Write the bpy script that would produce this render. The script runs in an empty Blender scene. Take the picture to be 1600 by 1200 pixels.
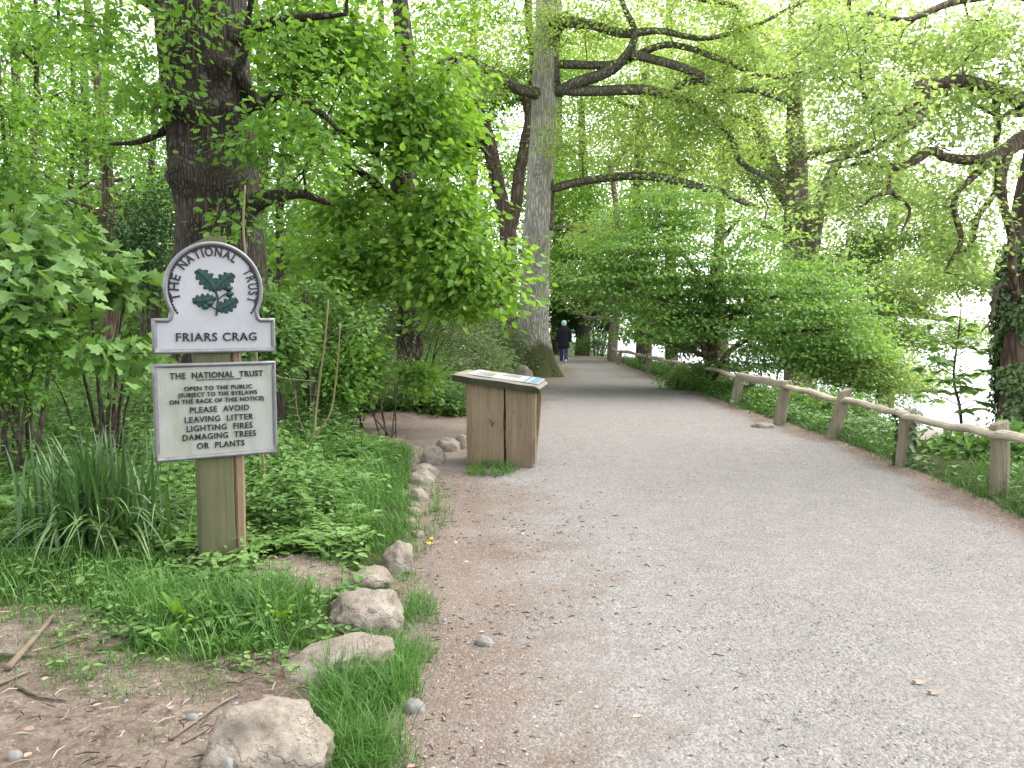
import bpy, math, random
import numpy as np
from mathutils import Vector, Matrix, noise as mnoise

# ------------------------------------------------------------------ camera, sky, sun, exposure
S = bpy.context.scene
COL = S.collection
F, PITCH, EYE = 1250.0, math.radians(-4.8), 1.6
cam = bpy.data.cameras.new('camera'); cam_o = bpy.data.objects.new('camera', cam); COL.objects.link(cam_o)
cam.sensor_width = 36.0; cam.lens = 36.0 * F / 1600.0
cam.clip_start = 0.05; cam.clip_end = 20000
cam_o.location = (0, 0, EYE); cam_o.rotation_euler = (math.radians(90) + PITCH, 0, 0)
S.camera = cam_o

SUN_EL, SUN_AZ = math.radians(54), math.radians(58)      # azimuth clockwise from the view direction
W = bpy.data.worlds.new('World'); S.world = W; W.use_nodes = True
wn, wl = W.node_tree.nodes, W.node_tree.links
for n in list(wn): wn.remove(n)
sky = wn.new('ShaderNodeTexSky'); sky.sky_type = 'NISHITA'; sky.sun_disc = False
sky.sun_elevation = SUN_EL; sky.sun_rotation = SUN_AZ
sky.air_density = 1.0; sky.dust_density = 1.5; sky.ozone_density = 1.0
hsv = wn.new('ShaderNodeHueSaturation'); hsv.inputs['Saturation'].default_value = 0.16
bg = wn.new('ShaderNodeBackground'); bg.inputs['Strength'].default_value = 0.15
wo = wn.new('ShaderNodeOutputWorld')
wl.new(sky.outputs[0], hsv.inputs['Color']); wl.new(hsv.outputs[0], bg.inputs['Color']); wl.new(bg.outputs[0], wo.inputs['Surface'])

sl = bpy.data.lights.new('sun', 'SUN'); sl.energy = 1.15; sl.angle = math.radians(60); sl.color = (1.0, 0.96, 0.9)
so = bpy.data.objects.new('sun', sl); COL.objects.link(so)
sd = Vector((math.sin(SUN_AZ) * math.cos(SUN_EL), math.cos(SUN_AZ) * math.cos(SUN_EL), math.sin(SUN_EL)))
so.rotation_euler = sd.to_track_quat('Z', 'Y').to_euler(); so.location = (0, 0, 40)

S.view_settings.view_transform = 'Standard'; S.view_settings.look = 'None'
S.view_settings.exposure = 2.42; S.view_settings.gamma = 1.0
cy = S.cycles
cy.max_bounces = 10; cy.diffuse_bounces = 7; cy.glossy_bounces = 2; cy.transmission_bounces = 7; cy.transparent_max_bounces = 6
cy.use_adaptive_sampling = True; cy.adaptive_threshold = 0.02
cy.sample_clamp_indirect = 6.0
try:
    cy.use_denoising = True; cy.denoiser = 'OPENIMAGEDENOISE'
except Exception: pass

# ------------------------------------------------------------------ pixel <-> world helpers (1600x1200 photograph pixels)
CP, SP = math.cos(PITCH), math.sin(PITCH)
def ray(px, py):
    a, b = (px - 800) / F, (600 - py) / F
    return Vector((a, CP - b * SP, SP + b * CP))
def at(px, py, Y):
    d = ray(px, py); t = Y / d.y
    return Vector((d.x * t, Y, EYE + d.z * t))
def gp(px, py):
    d = ray(px, py); t = 1.5
    for _ in range(6000):
        p = d * t
        if EYE + p.z <= H(p.x, p.y): break
        t *= 1.0015
    p = d * t
    return Vector((p.x, p.y, H(p.x, p.y)))
def proj(P):
    x, y, z = P[:, 0], P[:, 1], P[:, 2] - EYE
    dep = y * CP + z * SP; up = -y * SP + z * CP
    dep = np.maximum(dep, 1e-3)
    return 800 + F * x / dep, 600 - F * up / dep

# ------------------------------------------------------------------ terrain
_LY = np.array([-6, 2.8, 4, 5.5, 7, 8, 9.5, 10.5, 11.5, 12.2, 12.7, 14, 18, 22, 24, 27, 30, 33, 36, 40.])
_LX = np.array([-.30, -.42, -.40, -.52, -.66, -.78, -.95, -1.4, -1.9, -1.6, -.55, -.35, .3, .85, 1.25, 1.5, 1.4, -1.2, -5, -9.])
_RY = np.array([-6, 4, 6, 7.2, 8.3, 10.2, 12.5, 16, 20, 25, 33, 35, 37, 38.5, 40])
_RX = np.array([3.6, 3.75, 3.85, 3.98, 4.0, 4.05, 3.85, 3.8, 3.9, 4.0, 4.15, 3.4, 0., -4, -7])
def sst(x):
    x = np.clip(x, 0, 1); return x * x * (3 - 2 * x)
def XL(y): return np.interp(y, _LY, _LX)
def XR(y): return np.interp(y, _RY, _RX)
def Hn(x, y):
    x = np.asarray(x, float); y = np.asarray(y, float)
    dl = XL(y) - x
    z = .11 * sst(dl / .9) + .40 * sst((dl - .9) / 6.0) + .5 * sst((dl - 7) / 25)
    wob = (np.sin(x * 2.3 + y * 1.1) * np.sin(y * 1.7 - x * .6) * .03 + np.sin(x * 5.1) * np.sin(y * 4.3 + x) * .012)
    z = z + wob * sst((dl - .1) / .8)
    dr = x - XR(y)
    z = z + .07 * sst(dr / .5) - 2.75 * sst((dr - .7) / 6.5) - .9 * sst((dr - 8) / 14) - 5.0 * sst((dr - 24) / 50)
    z = z - .2 * sst((y - 15) / 15)
    z = z + 1.6 * sst((y - 37.5) / 10) * sst((14 - x) / 8)
    return z
def H(x, y): return float(Hn(x, y))

# ------------------------------------------------------------------ mesh builder
BASE = {}
class MB:
    def __init__(s): s.v = []; s.t = []; s.q = []; s.r = []; s.n = 0; s.mt = []; s.mq = []
    def add(s, V, tris=None, quads=None, rnd=None, mi=0):
        V = np.asarray(V, np.float32).reshape(-1, 3)
        if tris is not None and len(tris):
            a = np.asarray(tris, np.int64).reshape(-1, 3) + s.n; s.t.append(a); s.mt.append(np.full(len(a), mi, np.int32))
        if quads is not None and len(quads):
            a = np.asarray(quads, np.int64).reshape(-1, 4) + s.n; s.q.append(a); s.mq.append(np.full(len(a), mi, np.int32))
        if rnd is None: rnd = np.zeros(len(V))
        elif np.isscalar(rnd): rnd = np.full(len(V), rnd)
        s.r.append(np.asarray(rnd, np.float32)); s.v.append(V); s.n += len(V)
    def box(s, lo, hi, jit=0, rng=None, mi=0, M=None):
        x0, y0, z0 = lo; x1, y1, z1 = hi
        V = np.array([(x0,y0,z0),(x1,y0,z0),(x1,y1,z0),(x0,y1,z0),(x0,y0,z1),(x1,y0,z1),(x1,y1,z1),(x0,y1,z1)], float)
        if M is not None: V = np.array([M @ Vector(p) for p in V])
        s.add(V, quads=[(0,3,2,1),(4,5,6,7),(0,1,5,4),(1,2,6,5),(2,3,7,6),(3,0,4,7)], mi=mi)
    def build(s, name, mats, parent=None, smooth=False, local=False, attr='rnd'):
        me = bpy.data.meshes.new(name)
        V = np.concatenate(s.v) if s.v else np.zeros((0, 3), np.float32)
        if parent is not None and not local:
            V = V - np.array(BASE[parent.name], np.float32)
        T = np.concatenate(s.t) if s.t else np.zeros((0, 3), np.int64)
        Q = np.concatenate(s.q) if s.q else np.zeros((0, 4), np.int64)
        me.vertices.add(len(V)); me.vertices.foreach_set('co', V.astype(np.float32).ravel())
        loops = np.concatenate([T.ravel(), Q.ravel()]).astype(np.int32)
        me.loops.add(len(loops)); me.loops.foreach_set('vertex_index', loops)
        st = np.concatenate([np.arange(len(T)) * 3, len(T) * 3 + np.arange(len(Q)) * 4]).astype(np.int32)
        me.polygons.add(len(st)); me.polygons.foreach_set('loop_start', st)
        if not isinstance(mats, (list, tuple)): mats = [mats]
        for m in mats: me.materials.append(m)
        mi = np.concatenate([x for x in s.mt + s.mq]) if (s.mt or s.mq) else np.zeros(0, np.int32)
        me.polygons.foreach_set('material_index', mi.astype(np.int32))
        me.polygons.foreach_set('use_smooth', np.full(len(st), smooth))
        if attr:
            a = me.attributes.new(attr, 'FLOAT', 'POINT'); a.data.foreach_set('value', np.concatenate(s.r))
        me.update(calc_edges=True); me.validate()
        o = bpy.data.objects.new(name, me); COL.objects.link(o)
        if parent is not None: o.parent = parent; BASE[o.name] = BASE[parent.name]
        return o
def tag(o, label=None, cat=None, group=None, kind=None):
    if label: o['label'] = label
    if cat: o['category'] = cat
    if group: o['group'] = group
    if kind: o['kind'] = kind
    return o
def thing(name, label, cat, loc, rz=0, group=None):
    o = bpy.data.objects.new(name, None); COL.objects.link(o); o.empty_display_size = .1
    o.location = loc; o.rotation_euler = (0, 0, rz); BASE[o.name] = tuple(loc)
    return tag(o, label, cat, group)

def tube(mb, pts, rad, sides=6, rough=0.0, rng=None, cap=True, rnd=0.0, mi=0, flat=1.0):
    P = np.array([tuple(p) for p in pts], float); n = len(P)
    if n < 2: return
    R = np.asarray(rad, float)
    T = np.gradient(P, axis=0); T /= np.maximum(np.linalg.norm(T, axis=1, keepdims=True), 1e-9)
    m = T.mean(0); ref = np.eye(3)[int(np.argmin(np.abs(m)))]
    A = np.cross(T, ref); A /= np.maximum(np.linalg.norm(A, axis=1, keepdims=True), 1e-9)
    B = np.cross(T, A)
    th = np.arange(sides) * 2 * math.pi / sides
    c, s_ = np.cos(th), np.sin(th) * flat
    rr = np.repeat(R[:, None], sides, 1)
    if rough and rng is not None: rr = rr * (1 + rough * rng.standard_normal(rr.shape))
    V = P[:, None, :] + rr[..., None] * (c[None, :, None] * A[:, None, :] + s_[None, :, None] * B[:, None, :])
    V = V.reshape(-1, 3)
    i = np.arange(n - 1)[:, None] * sides; k = np.arange(sides)[None, :]; k2 = (k + 1) % sides
    q = np.stack([i + k, i + k2, i + sides + k2, i + sides + k], -1).reshape(-1, 4)
    tr = None
    if cap:
        V = np.vstack([V, P[:1], P[-1:]]); c0, c1 = n * sides, n * sides + 1
        a = np.arange(sides); b = (a + 1) % sides; e = (n - 1) * sides
        tr = np.vstack([np.stack([b, a, np.full(sides, c0)], 1), np.stack([e + a, e + b, np.full(sides, c1)], 1)])
    mb.add(V, tris=tr, quads=q, rnd=rnd, mi=mi)

def spline(pts, n):
    """Catmull-Rom through points, n samples"""
    P = [np.array(tuple(p), float) for p in pts]
    P = [2 * P[0] - P[1]] + P + [2 * P[-1] - P[-2]]
    out = []; m = len(P) - 3
    for k in range(n):
        t = k / (n - 1) * m; i = min(int(t), m - 1); f = t - i
        a, b, c, d = P[i:i + 4]
        out.append(.5 * ((2 * b) + (-a + c) * f + (2 * a - 5 * b + 4 * c - d) * f * f + (-a + 3 * b - 3 * c + d) * f ** 3))
    return out

# ------------------------------------------------------------------ leaves
def fan(outline, centre=(.45, 0, -.03)):
    o = [(x, y, .12 * abs(y)) for x, y in outline]
    full = o + [(x, -y, z) for x, y, z in o[-2:0:-1]]
    V = np.array([centre] + full, float); n = len(full)
    T = [(0, 1 + i, 1 + (i + 1) % n) for i in range(n)]
    return V, np.array(T)
LEAF = {
 'diamond': (np.array([(0,0,0),(.45,-.32,.08),(1,0,-.05),(.45,.32,.08)], float), np.array([(0,1,2),(0,2,3)])),
 'narrow': (np.array([(0,0,0),(.4,-.16,.05),(1,0,-.08),(.4,.16,.05)], float), np.array([(0,1,2),(0,2,3)])),
 'ovate': fan([(0,0),(.12,.2),(.35,.31),(.62,.25),(.85,.1),(1,0)]),
 'oak': fan([(0,0),(.12,.06),(.2,.17),(.3,.12),(.42,.28),(.53,.18),(.66,.31),(.76,.19),(.9,.17),(1,0)]),
 'maple': fan([(0,0),(-.05,.24),(.06,.46),(.22,.36),(.44,.62),(.52,.27),(.72,.25),(1,0)]),
}
def nrm(a): return a / np.maximum(np.linalg.norm(a, axis=-1, keepdims=True), 1e-9)
def put_leaves(mb, P, A, N, size, kind='diamond', rnd=None, rng=None, mi=0):
    """P positions, A leaf axis directions, N approximate normals"""
    V0, T0 = LEAF[kind]; n = len(P)
    if n == 0: return
    A = nrm(A); B = nrm(np.cross(N, A)); C = np.cross(A, B)
    V = P[:, None, :] + size[:, None, None] * (V0[None, :, 0, None] * A[:, None] + V0[None, :, 1, None] * B[:, None] + V0[None, :, 2, None] * C[:, None])
    T = (T0[None] + (np.arange(n) * len(V0))[:, None, None]).reshape(-1, 3)
    if rnd is None: rnd = rng.random(n)
    mb.add(V.reshape(-1, 3), tris=T, rnd=np.repeat(rnd, len(V0)), mi=mi)
def foliage(mb, C, per, spread, size, rng, kind='diamond', droop=.3, upn=.7, radial=None, mi=0):
    C = np.asarray(C, float).reshape(-1, 3)
    if len(C) == 0: return
    K = rng.poisson(per, len(C)); idx = np.repeat(np.arange(len(C)), K); n = len(idx)
    tone = rng.random(len(C))
    off = rng.standard_normal((n, 3)) * np.array([spread[0], spread[0], spread[1]])
    P = C[idx] + off
    A = off * np.array([1, 1, .4]) + rng.standard_normal((n, 3)) * spread[0] * .7
    A = nrm(A) + np.array([0, 0, -droop])
    N = np.array([0, 0, 1.]) * upn + rng.standard_normal((n, 3)) * .5
    put_leaves(mb, P, A, N, size * (.65 + .7 * rng.random(n)), kind, np.clip(.5 * tone[idx] + .5 * rng.random(n), 0, 1), rng, mi)

def ell(rng, n, c, r, clump=.0, freq=.9, flat=None):
    out = []
    c = np.array(tuple(c)); r = np.array(r)
    tries = 0
    while len(out) < n and tries < n * 30:
        tries += 1
        u = rng.standard_normal(3); u /= np.linalg.norm(u); p = c + u * r * rng.random() ** .45
        if clump and mnoise.noise(Vector(p) * freq) < clump - .5 * rng.random() * clump - .12: continue
        if flat: p[2] = round(p[2] / flat) * flat + rng.normal(0, flat * .12)
        out.append(p)
    return np.array(out).reshape(-1, 3)

# ------------------------------------------------------------------ branch growth: every leaf cluster is joined to the nearest wood
def grow(mb, chains, clusters, rng, step=.45, jit=.10, tw=.006, ex=.5, sides_big=14, rough=.03, bend=.0, mi=0, maxlen=6.0):
    pos, par, fix = [], [], []
    for ch in chains:
        pts, rads = ch
        P = [np.array(tuple(p), float) for p in pts]
        first = None
        if pos:
            d = np.linalg.norm(np.array(pos) - P[0], axis=1); first = int(np.argmin(d))
        prev = first if first is not None else -1
        for p, r in zip(P, rads):
            pos.append(p); par.append(prev); fix.append(r); prev = len(pos) - 1
    nfix = len(pos)
    cl = np.asarray(clusters, float).reshape(-1, 3)
    buf = np.zeros((nfix + len(cl) * 14 + 10, 3)); buf[:nfix] = pos; n = nfix
    if len(cl):
        d0 = np.array([np.min(np.linalg.norm(buf[:n] - c, axis=1)) for c in cl])
        start = max(1, int(nfix * .15))
        for ci in np.argsort(d0):
            c = cl[ci]; d = np.linalg.norm(buf[start:n] - c, axis=1)
            # prefer wood that lies below / inward
            j = start + int(np.argmin(d + .25 * np.maximum(0, buf[start:n, 2] - c[2])))
            L = np.linalg.norm(buf[j] - c)
            if L > maxlen: continue
            k = max(1, min(12, int(L / step))); p0 = buf[j].copy(); prev = j
            for i in range(1, k + 1):
                f = i / k; p = p0 + (c - p0) * f
                if i < k: p = p + rng.standard_normal(3) * jit * min(1, L) + np.array([0, 0, bend * L * math.sin(math.pi * f)])
                if n >= len(buf): break
                buf[n] = p; par.append(prev); fix.append(0.0); prev = n; n += 1
    cnt = np.zeros(n); kids = [[] for _ in range(n)]
    for i in range(n):
        if par[i] >= 0: kids[par[i]].append(i)
    for i in range(n - 1, -1, -1):
        if not kids[i]: cnt[i] = max(cnt[i], 1)
        if par[i] >= 0 and par[i] < i: cnt[par[i]] += cnt[i]
    rad = np.maximum(tw * cnt ** ex, np.array(fix))
    for i in range(nfix): rad[i] = fix[i]
    for i in range(nfix, n):
        if par[i] >= 0: rad[i] = min(rad[i], rad[par[i]] * .85)
    stack = [(i, None) for i in range(n) if par[i] < 0]
    while stack:
        i, p = stack.pop()
        ch = [] if p is None else [p]
        while True:
            ch.append(i)
            ks = sorted(kids[i], key=lambda k: ((k < nfix and k == i + 1), rad[k]), reverse=True)
            for k in ks[1:]: stack.append((k, i))
            if not ks: break
            i = ks[0]
        if len(ch) < 2: continue
        rr = rad[ch].copy()
        if p is not None and len(rr) > 1: rr[0] = min(rr[0], rr[1] * 1.25)
        if not kids[ch[-1]]: rr[-1] *= .5
        big = rr.max()
        sd = sides_big if big > .09 else (8 if big > .035 else (5 if big > .012 else 4))
        tube(mb, buf[ch], rr, sd, rough if big > .05 else 0, rng, rnd=float(rng.random()), mi=mi)
# ------------------------------------------------------------------ materials
class NT:
    def __init__(s, name):
        s.m = bpy.data.materials.new(name); s.m.use_nodes = True
        s.n, s.l = s.m.node_tree.nodes, s.m.node_tree.links
        for x in list(s.n): s.n.remove(x)
        s.out = s.n.new('ShaderNodeOutputMaterial')
    def node(s, t, **kw):
        x = s.n.new(t)
        for k, v in kw.items():
            if k.startswith('i_'):
                k2 = k[2:]; k2 = int(k2) if k2.isdigit() else k2.replace('_', ' ')
                s.set(x.inputs[k2], v)
            else: setattr(x, k, v)
        return x
    def set(s, sock, v):
        if isinstance(v, bpy.types.NodeSocket): s.l.new(v, sock)
        else: sock.default_value = v
    def coord(s, scale=(1, 1, 1), kind='Object'):
        c = s.node('ShaderNodeTexCoord'); m = s.node('ShaderNodeMapping'); s.l.new(c.outputs[kind], m.inputs[0])
        m.inputs['Scale'].default_value = scale; return m.outputs[0]
    def noise(s, vec, scale, detail=4, rough=.55, dist=0):
        return s.node('ShaderNodeTexNoise', i_Vector=vec, i_Scale=scale, i_Detail=detail, i_Roughness=rough, i_Distortion=dist).outputs['Fac']
    def vor(s, vec, scale, feature='F1', out='Distance'):
        return s.node('ShaderNodeTexVoronoi', feature=feature, i_Vector=vec, i_Scale=scale).outputs[out]
    def ramp(s, fac, stops, interp='LINEAR'):
        r = s.node('ShaderNodeValToRGB'); s.l.new(fac, r.inputs[0]); cr = r.color_ramp; cr.interpolation = interp
        while len(cr.elements) > 1: cr.elements.remove(cr.elements[-1])
        cr.elements[0].position = stops[0][0]; cr.elements[0].color = c4(stops[0][1])
        for p, c in stops[1:]:
            e = cr.elements.new(p); e.color = c4(c)
        return r.outputs[0]
    def mix(s, fac, a, b, mode='MIX'):
        x = s.node('ShaderNodeMix', data_type='RGBA', blend_type=mode)
        s.set(x.inputs[0], fac); s.set(x.inputs[6], c4(a) if not isinstance(a, bpy.types.NodeSocket) else a)
        s.set(x.inputs[7], c4(b) if not isinstance(b, bpy.types.NodeSocket) else b); return x.outputs[2]
    def math(s, op, a, b=0.0, clamp=False):
        x = s.node('ShaderNodeMath', operation=op, use_clamp=clamp); s.set(x.inputs[0], a); s.set(x.inputs[1], b); return x.outputs[0]
    def attr(s, name): return s.node('ShaderNodeAttribute', attribute_name=name).outputs['Fac']
    def bump(s, h, strength=.4, dist=.01, normal=None):
        b = s.node('ShaderNodeBump', i_Height=h, i_Strength=strength, i_Distance=dist)
        if normal is not None: s.l.new(normal, b.inputs['Normal'])
        return b.outputs[0]
    def principled(s, col, rough=.8, normal=None, spec=.25, metal=0.0):
        p = s.node('ShaderNodeBsdfPrincipled'); s.set(p.inputs['Base Color'], c4(col) if not isinstance(col, bpy.types.NodeSocket) else col)
        s.set(p.inputs['Roughness'], rough); s.set(p.inputs['Specular IOR Level'], spec); s.set(p.inputs['Metallic'], metal)
        if normal is not None: s.l.new(normal, p.inputs['Normal'])
        return p.outputs[0]
    def done(s, sh): s.l.new(sh, s.out.inputs[0]); return s.m
def c4(c): return (c[0], c[1], c[2], 1.0) if not isinstance(c, (int, float)) else (c, c, c, 1.0)
def srgb(r, g, b):
    f = lambda u: (u / 255 / 12.92) if u <= 10 else ((u / 255 + .055) / 1.055) ** 2.4
    return (f(r), f(g), f(b))

def leaf_mat(name, dark, mid, light, trans=.42, tint=(1.15, 1.1, .55), rough=.5, spec=.25):
    t = NT(name); v = t.coord()
    r = t.attr('rnd'); n = t.noise(v, .55, 3, .6)
    f = t.math('ADD', t.math('MULTIPLY', r, .62), t.math('MULTIPLY', n, .55))
    f = t.math('SUBTRACT', f, .1)
    col = t.ramp(f, [(.05, dark), (.5, mid), (.95, light)])
    p = t.principled(col, rough, spec=spec)
    tc = t.mix(1.0, col, tint, 'MULTIPLY')
    tr = t.node('ShaderNodeBsdfTranslucent'); t.l.new(tc, tr.inputs[0])
    m = t.node('ShaderNodeMixShader', i_0=trans); t.l.new(p, m.inputs[1]); t.l.new(tr.outputs[0], m.inputs[2])
    return t.done(m.outputs[0])

def bark_mat(name, a, b, c, zs=.18, scale=9, bump=.8, moss=0.0, lichen=0.0, mossz=None, dist=.03):
    t = NT(name); v = t.coord((1, 1, zs))
    w = t.node('ShaderNodeMix', data_type='VECTOR')
    n0 = t.node('ShaderNodeTexNoise', i_Vector=v, i_Scale=3.0, i_Detail=3.0)
    off = t.node('ShaderNodeVectorMath', operation='MULTIPLY_ADD'); t.l.new(n0.outputs['Color'], off.inputs[0]); off.inputs[1].default_value = (.12, .12, .12); t.l.new(v, off.inputs[2])
    vv = off.outputs[0]
    ridge = t.node('ShaderNodeTexVoronoi', feature='DISTANCE_TO_EDGE', i_Vector=vv, i_Scale=scale).outputs['Distance']
    rr = t.ramp(ridge, [(0, 0), (.22, .8), (.5, 1)])
    fine = t.noise(vv, scale * 4, 6, .7)
    big = t.noise(t.coord(), 1.6, 4, .6)
    col = t.mix(rr, a, t.mix(fine, b, c))
    col = t.mix(t.ramp(big, [(.4, 0), (.62, .55)]), col, a)
    if lichen:
        l = t.noise(t.coord(), 7, 5, .65); col = t.mix(t.ramp(l, [(.60, 0), (.66, lichen)]), col, (.36, .38, .32))
    if moss:
        g = t.node('ShaderNodeNewGeometry'); sx = t.node('ShaderNodeSeparateXYZ'); t.l.new(g.outputs['Normal'], sx.inputs[0])
        mn = t.noise(t.coord(), 3.5, 5, .65)
        mf = t.math('ADD', t.math('MULTIPLY', sx.outputs[2], .55), mn)
        fac = t.ramp(mf, [(.62, 0), (.82, moss)])
        if mossz is not None:
            sp = t.node('ShaderNodeSeparateXYZ'); t.l.new(t.node('ShaderNodeTexCoord').outputs['Object'], sp.inputs[0])
            hz = t.math('SUBTRACT', 1.0, t.math('DIVIDE', sp.outputs[2], mossz), True)
            fz = t.ramp(t.math('ADD', t.math('MULTIPLY', hz, .9), t.math('MULTIPLY', t.noise(t.coord((1,1,.5)), 2.5, 4, .6), .6)), [(.6, 0), (.75, .95)])
            fac = t.math('MAXIMUM', fac, fz)
        col = t.mix(fac, col, t.mix(fine, (.0248, .0330, .0084), (.0660, .0715, .0210)))
    h = t.math('ADD', t.math('MULTIPLY', rr, .7), t.math('MULTIPLY', fine, .5))
    return t.done(t.principled(col, .9, t.bump(h, bump, dist), .15))

def wood_mat(name, a, b, c, axis='z', scale=14, green=0.0, bump=.35, algae=(.10, .13, .045), vis=1):
    t = NT(name); sc = {'z': (1, 1, .06), 'x': (.06, 1, 1), 'y': (1, .06, 1)}[axis]
    v = t.coord(sc); n = t.noise(v, scale, 8, .68, .4); n2 = t.noise(v, scale * 4, 5, .7)
    big = t.noise(t.coord(), 2.6, 4, .6)
    col = t.ramp(n, [(.25, a), (.5, b), (.75, c)])
    col = t.mix(t.ramp(n2, [(.3, .45), (.5, 0)]), col, a)
    col = t.mix(t.ramp(big, [(.35, 0), (.7, .5)]), col, a)
    crack = t.ramp(t.noise(v, scale * .8, 2, .4, 1.2), [(.485, 0), (.5, 1), (.515, 0)])
    col = t.mix(t.math('MULTIPLY', crack, .35), col, (.03, .025, .02))
    if green: col = t.mix(t.math('MULTIPLY', t.ramp(t.noise(t.coord((1, 1, .4)), 3.2, 4, .6), [(.3, .25), (.65, 1)]), green), col, algae)
    h = t.math('SUBTRACT', t.math('ADD', n, t.math('MULTIPLY', n2, .5)), t.math('MULTIPLY', crack, .6))
    return t.done(t.principled(col, .85, t.bump(h, bump, .006), .2))

M = {}
M['leaf_left'] = leaf_mat('spring_leaf', (.0535, .1155, .0231), (.1188, .2530, .0462), (.2257, .3740, .0825), .52, (1.3, 1.2, .55))
M['leaf_bright'] = leaf_mat('bright_leaf', (.0648, .1400, .0210), (.1404, .2800, .0420), (.2268, .3800, .0750), .52, (1.3, 1.2, .55))
M['leaf_lime'] = leaf_mat('lime_leaf', (.1166, .1836, .0468), (.2216, .3348, .0990), (.3732, .4752, .1980), .66, (1.4, 1.3, .75))
M['leaf_beech'] = leaf_mat('beech_leaf', (.0851, .1693, .0500), (.1626, .3024, .0861), (.2787, .4234, .1474), .52, (1.3, 1.2, .55))
M['leaf_oak_right'] = leaf_mat('young_oak_leaf', (.1166, .1944, .0720), (.2216, .3348, .1260), (.3616, .4644, .2340), .66, (1.4, 1.3, .75))
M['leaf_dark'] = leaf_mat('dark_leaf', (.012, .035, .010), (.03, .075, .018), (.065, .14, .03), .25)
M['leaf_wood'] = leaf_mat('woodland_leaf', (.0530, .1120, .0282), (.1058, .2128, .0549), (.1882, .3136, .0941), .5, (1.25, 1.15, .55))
M['leaf_ivy'] = leaf_mat('ivy_leaf', (.0285, .0585, .0152), (.0627, .1150, .0274), (.1425, .2090, .0456), .12, rough=.35, spec=.5)
M['leaf_nettle'] = leaf_mat('nettle_leaf', (.0523, .1114, .0303), (.1111, .2170, .0530), (.2222, .3403, .1059), .4)
M['leaf_grey'] = leaf_mat('willow_leaf', (.0594, .0960, .0413), (.1188, .1760, .0757), (.2020, .2454, .1238), .35)
M['grass'] = leaf_mat('grass_blade', (.0285, .0781, .0157), (.0666, .1652, .0288), (.1330, .2570, .0587), .35, (1.1, 1.1, .5))
M['blade'] = leaf_mat('strap_leaf', (.0244, .0654, .0171), (.0566, .1237, .0320), (.1417, .2182, .0641), .22, rough=.38, spec=.5)
M['petal'] = leaf_mat('yellow_petal', (.7, .42, .01), (.85, .55, .015), (.9, .65, .03), .3, (1, 1, .5))
M['litter'] = leaf_mat('fallen_leaf', (.1440, .0900, .0600), (.2520, .1800, .1320), (.3720, .2880, .2280), .1, (1, 1, 1))
M['bark_oak'] = bark_mat('oak_bark', (.0192, .0155, .0124), (.0588, .0478, .0388), (.1132, .0957, .0791), .085, 27, .9, .25, .3, dist=.03)
M['bark_grey'] = bark_mat('grey_bark', (.1625, .1500, .1250), (.3125, .2937, .2500), (.5250, .5000, .4500), .13, 17, .9, 0.5, .7, 1.6, dist=.035)
M['bark_limb'] = bark_mat('mossy_limb_bark', (.0517, .0460, .0345), (.1380, .1207, .0920), (.2300, .2127, .1725), .6, 12, .7, .9, .3)
M['bark_brown'] = bark_mat('brown_bark', (.05, .034, .026), (.12, .085, .065), (.2, .15, .12), .15, 12, .8, .35)
M['bark_pink'] = bark_mat('pinkish_bark', (.13, .095, .08), (.23, .175, .15), (.34, .27, .24), .15, 10, .7, .1)
M['bark_dark'] = bark_mat('dark_bark', (.0306, .0238, .0187), (.0850, .0680, .0544), (.1530, .1275, .1020), .4, 12, .7, .35)
M['wood_rail'] = wood_mat('weathered_rail_wood', (.1800, .1463, .1125), (.3375, .2925, .2306), (.4725, .4275, .3488), 'y', 18, .25, .5, (.2250, .2250, .1237))
M['wood_post'] = wood_mat('weathered_post_wood', (.1060, .0857, .0653), (.2120, .1795, .1386), (.3018, .2691, .2203), 'z', 18, .3, .5, (.1386, .1469, .0734))
M['wood_desk'] = wood_mat('weathered_oak_plank', (.1166, .0849, .0545), (.1813, .1359, .0872), (.2376, .1821, .1199), 'z', 11, .12, .35, (.1295, .1214, .0655))
M['wood_top'] = wood_mat('grey_slab_wood', (.0809, .0688, .0566), (.1862, .1618, .1375), (.2912, .2671, .2347), 'x', 11, .15, .5)
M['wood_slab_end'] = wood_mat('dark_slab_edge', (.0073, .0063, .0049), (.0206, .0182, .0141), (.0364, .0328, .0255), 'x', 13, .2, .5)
M['wood_sign'] = wood_mat('green_stained_post', (.0546, .0528, .0289), (.0974, .0949, .0558), (.1324, .1307, .0825), 'z', 13, .55, .3, (.0740, .0844, .0309))
M['wood_stake'] = wood_mat('brown_stake', (.1018, .0679, .0441), (.1968, .1357, .0916), (.2714, .1968, .1357), 'z', 16, .1, .35)
M['stick'] = wood_mat('dead_stick', (.0679, .0508, .0339), (.1492, .1153, .0814), (.2307, .1901, .1425), 'y', 22, 0, .3)
M['stem'] = wood_mat('bare_stem', (.0950, .0814, .0407), (.1832, .1492, .0883), (.2579, .2171, .1357), 'z', 25, .3, .2)
M['stem_green'] = NT('green_stem').m
t = NT('green_stem_mat'); M['stem_green'] = t.done(t.principled((.06, .12, .03), .6))

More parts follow.
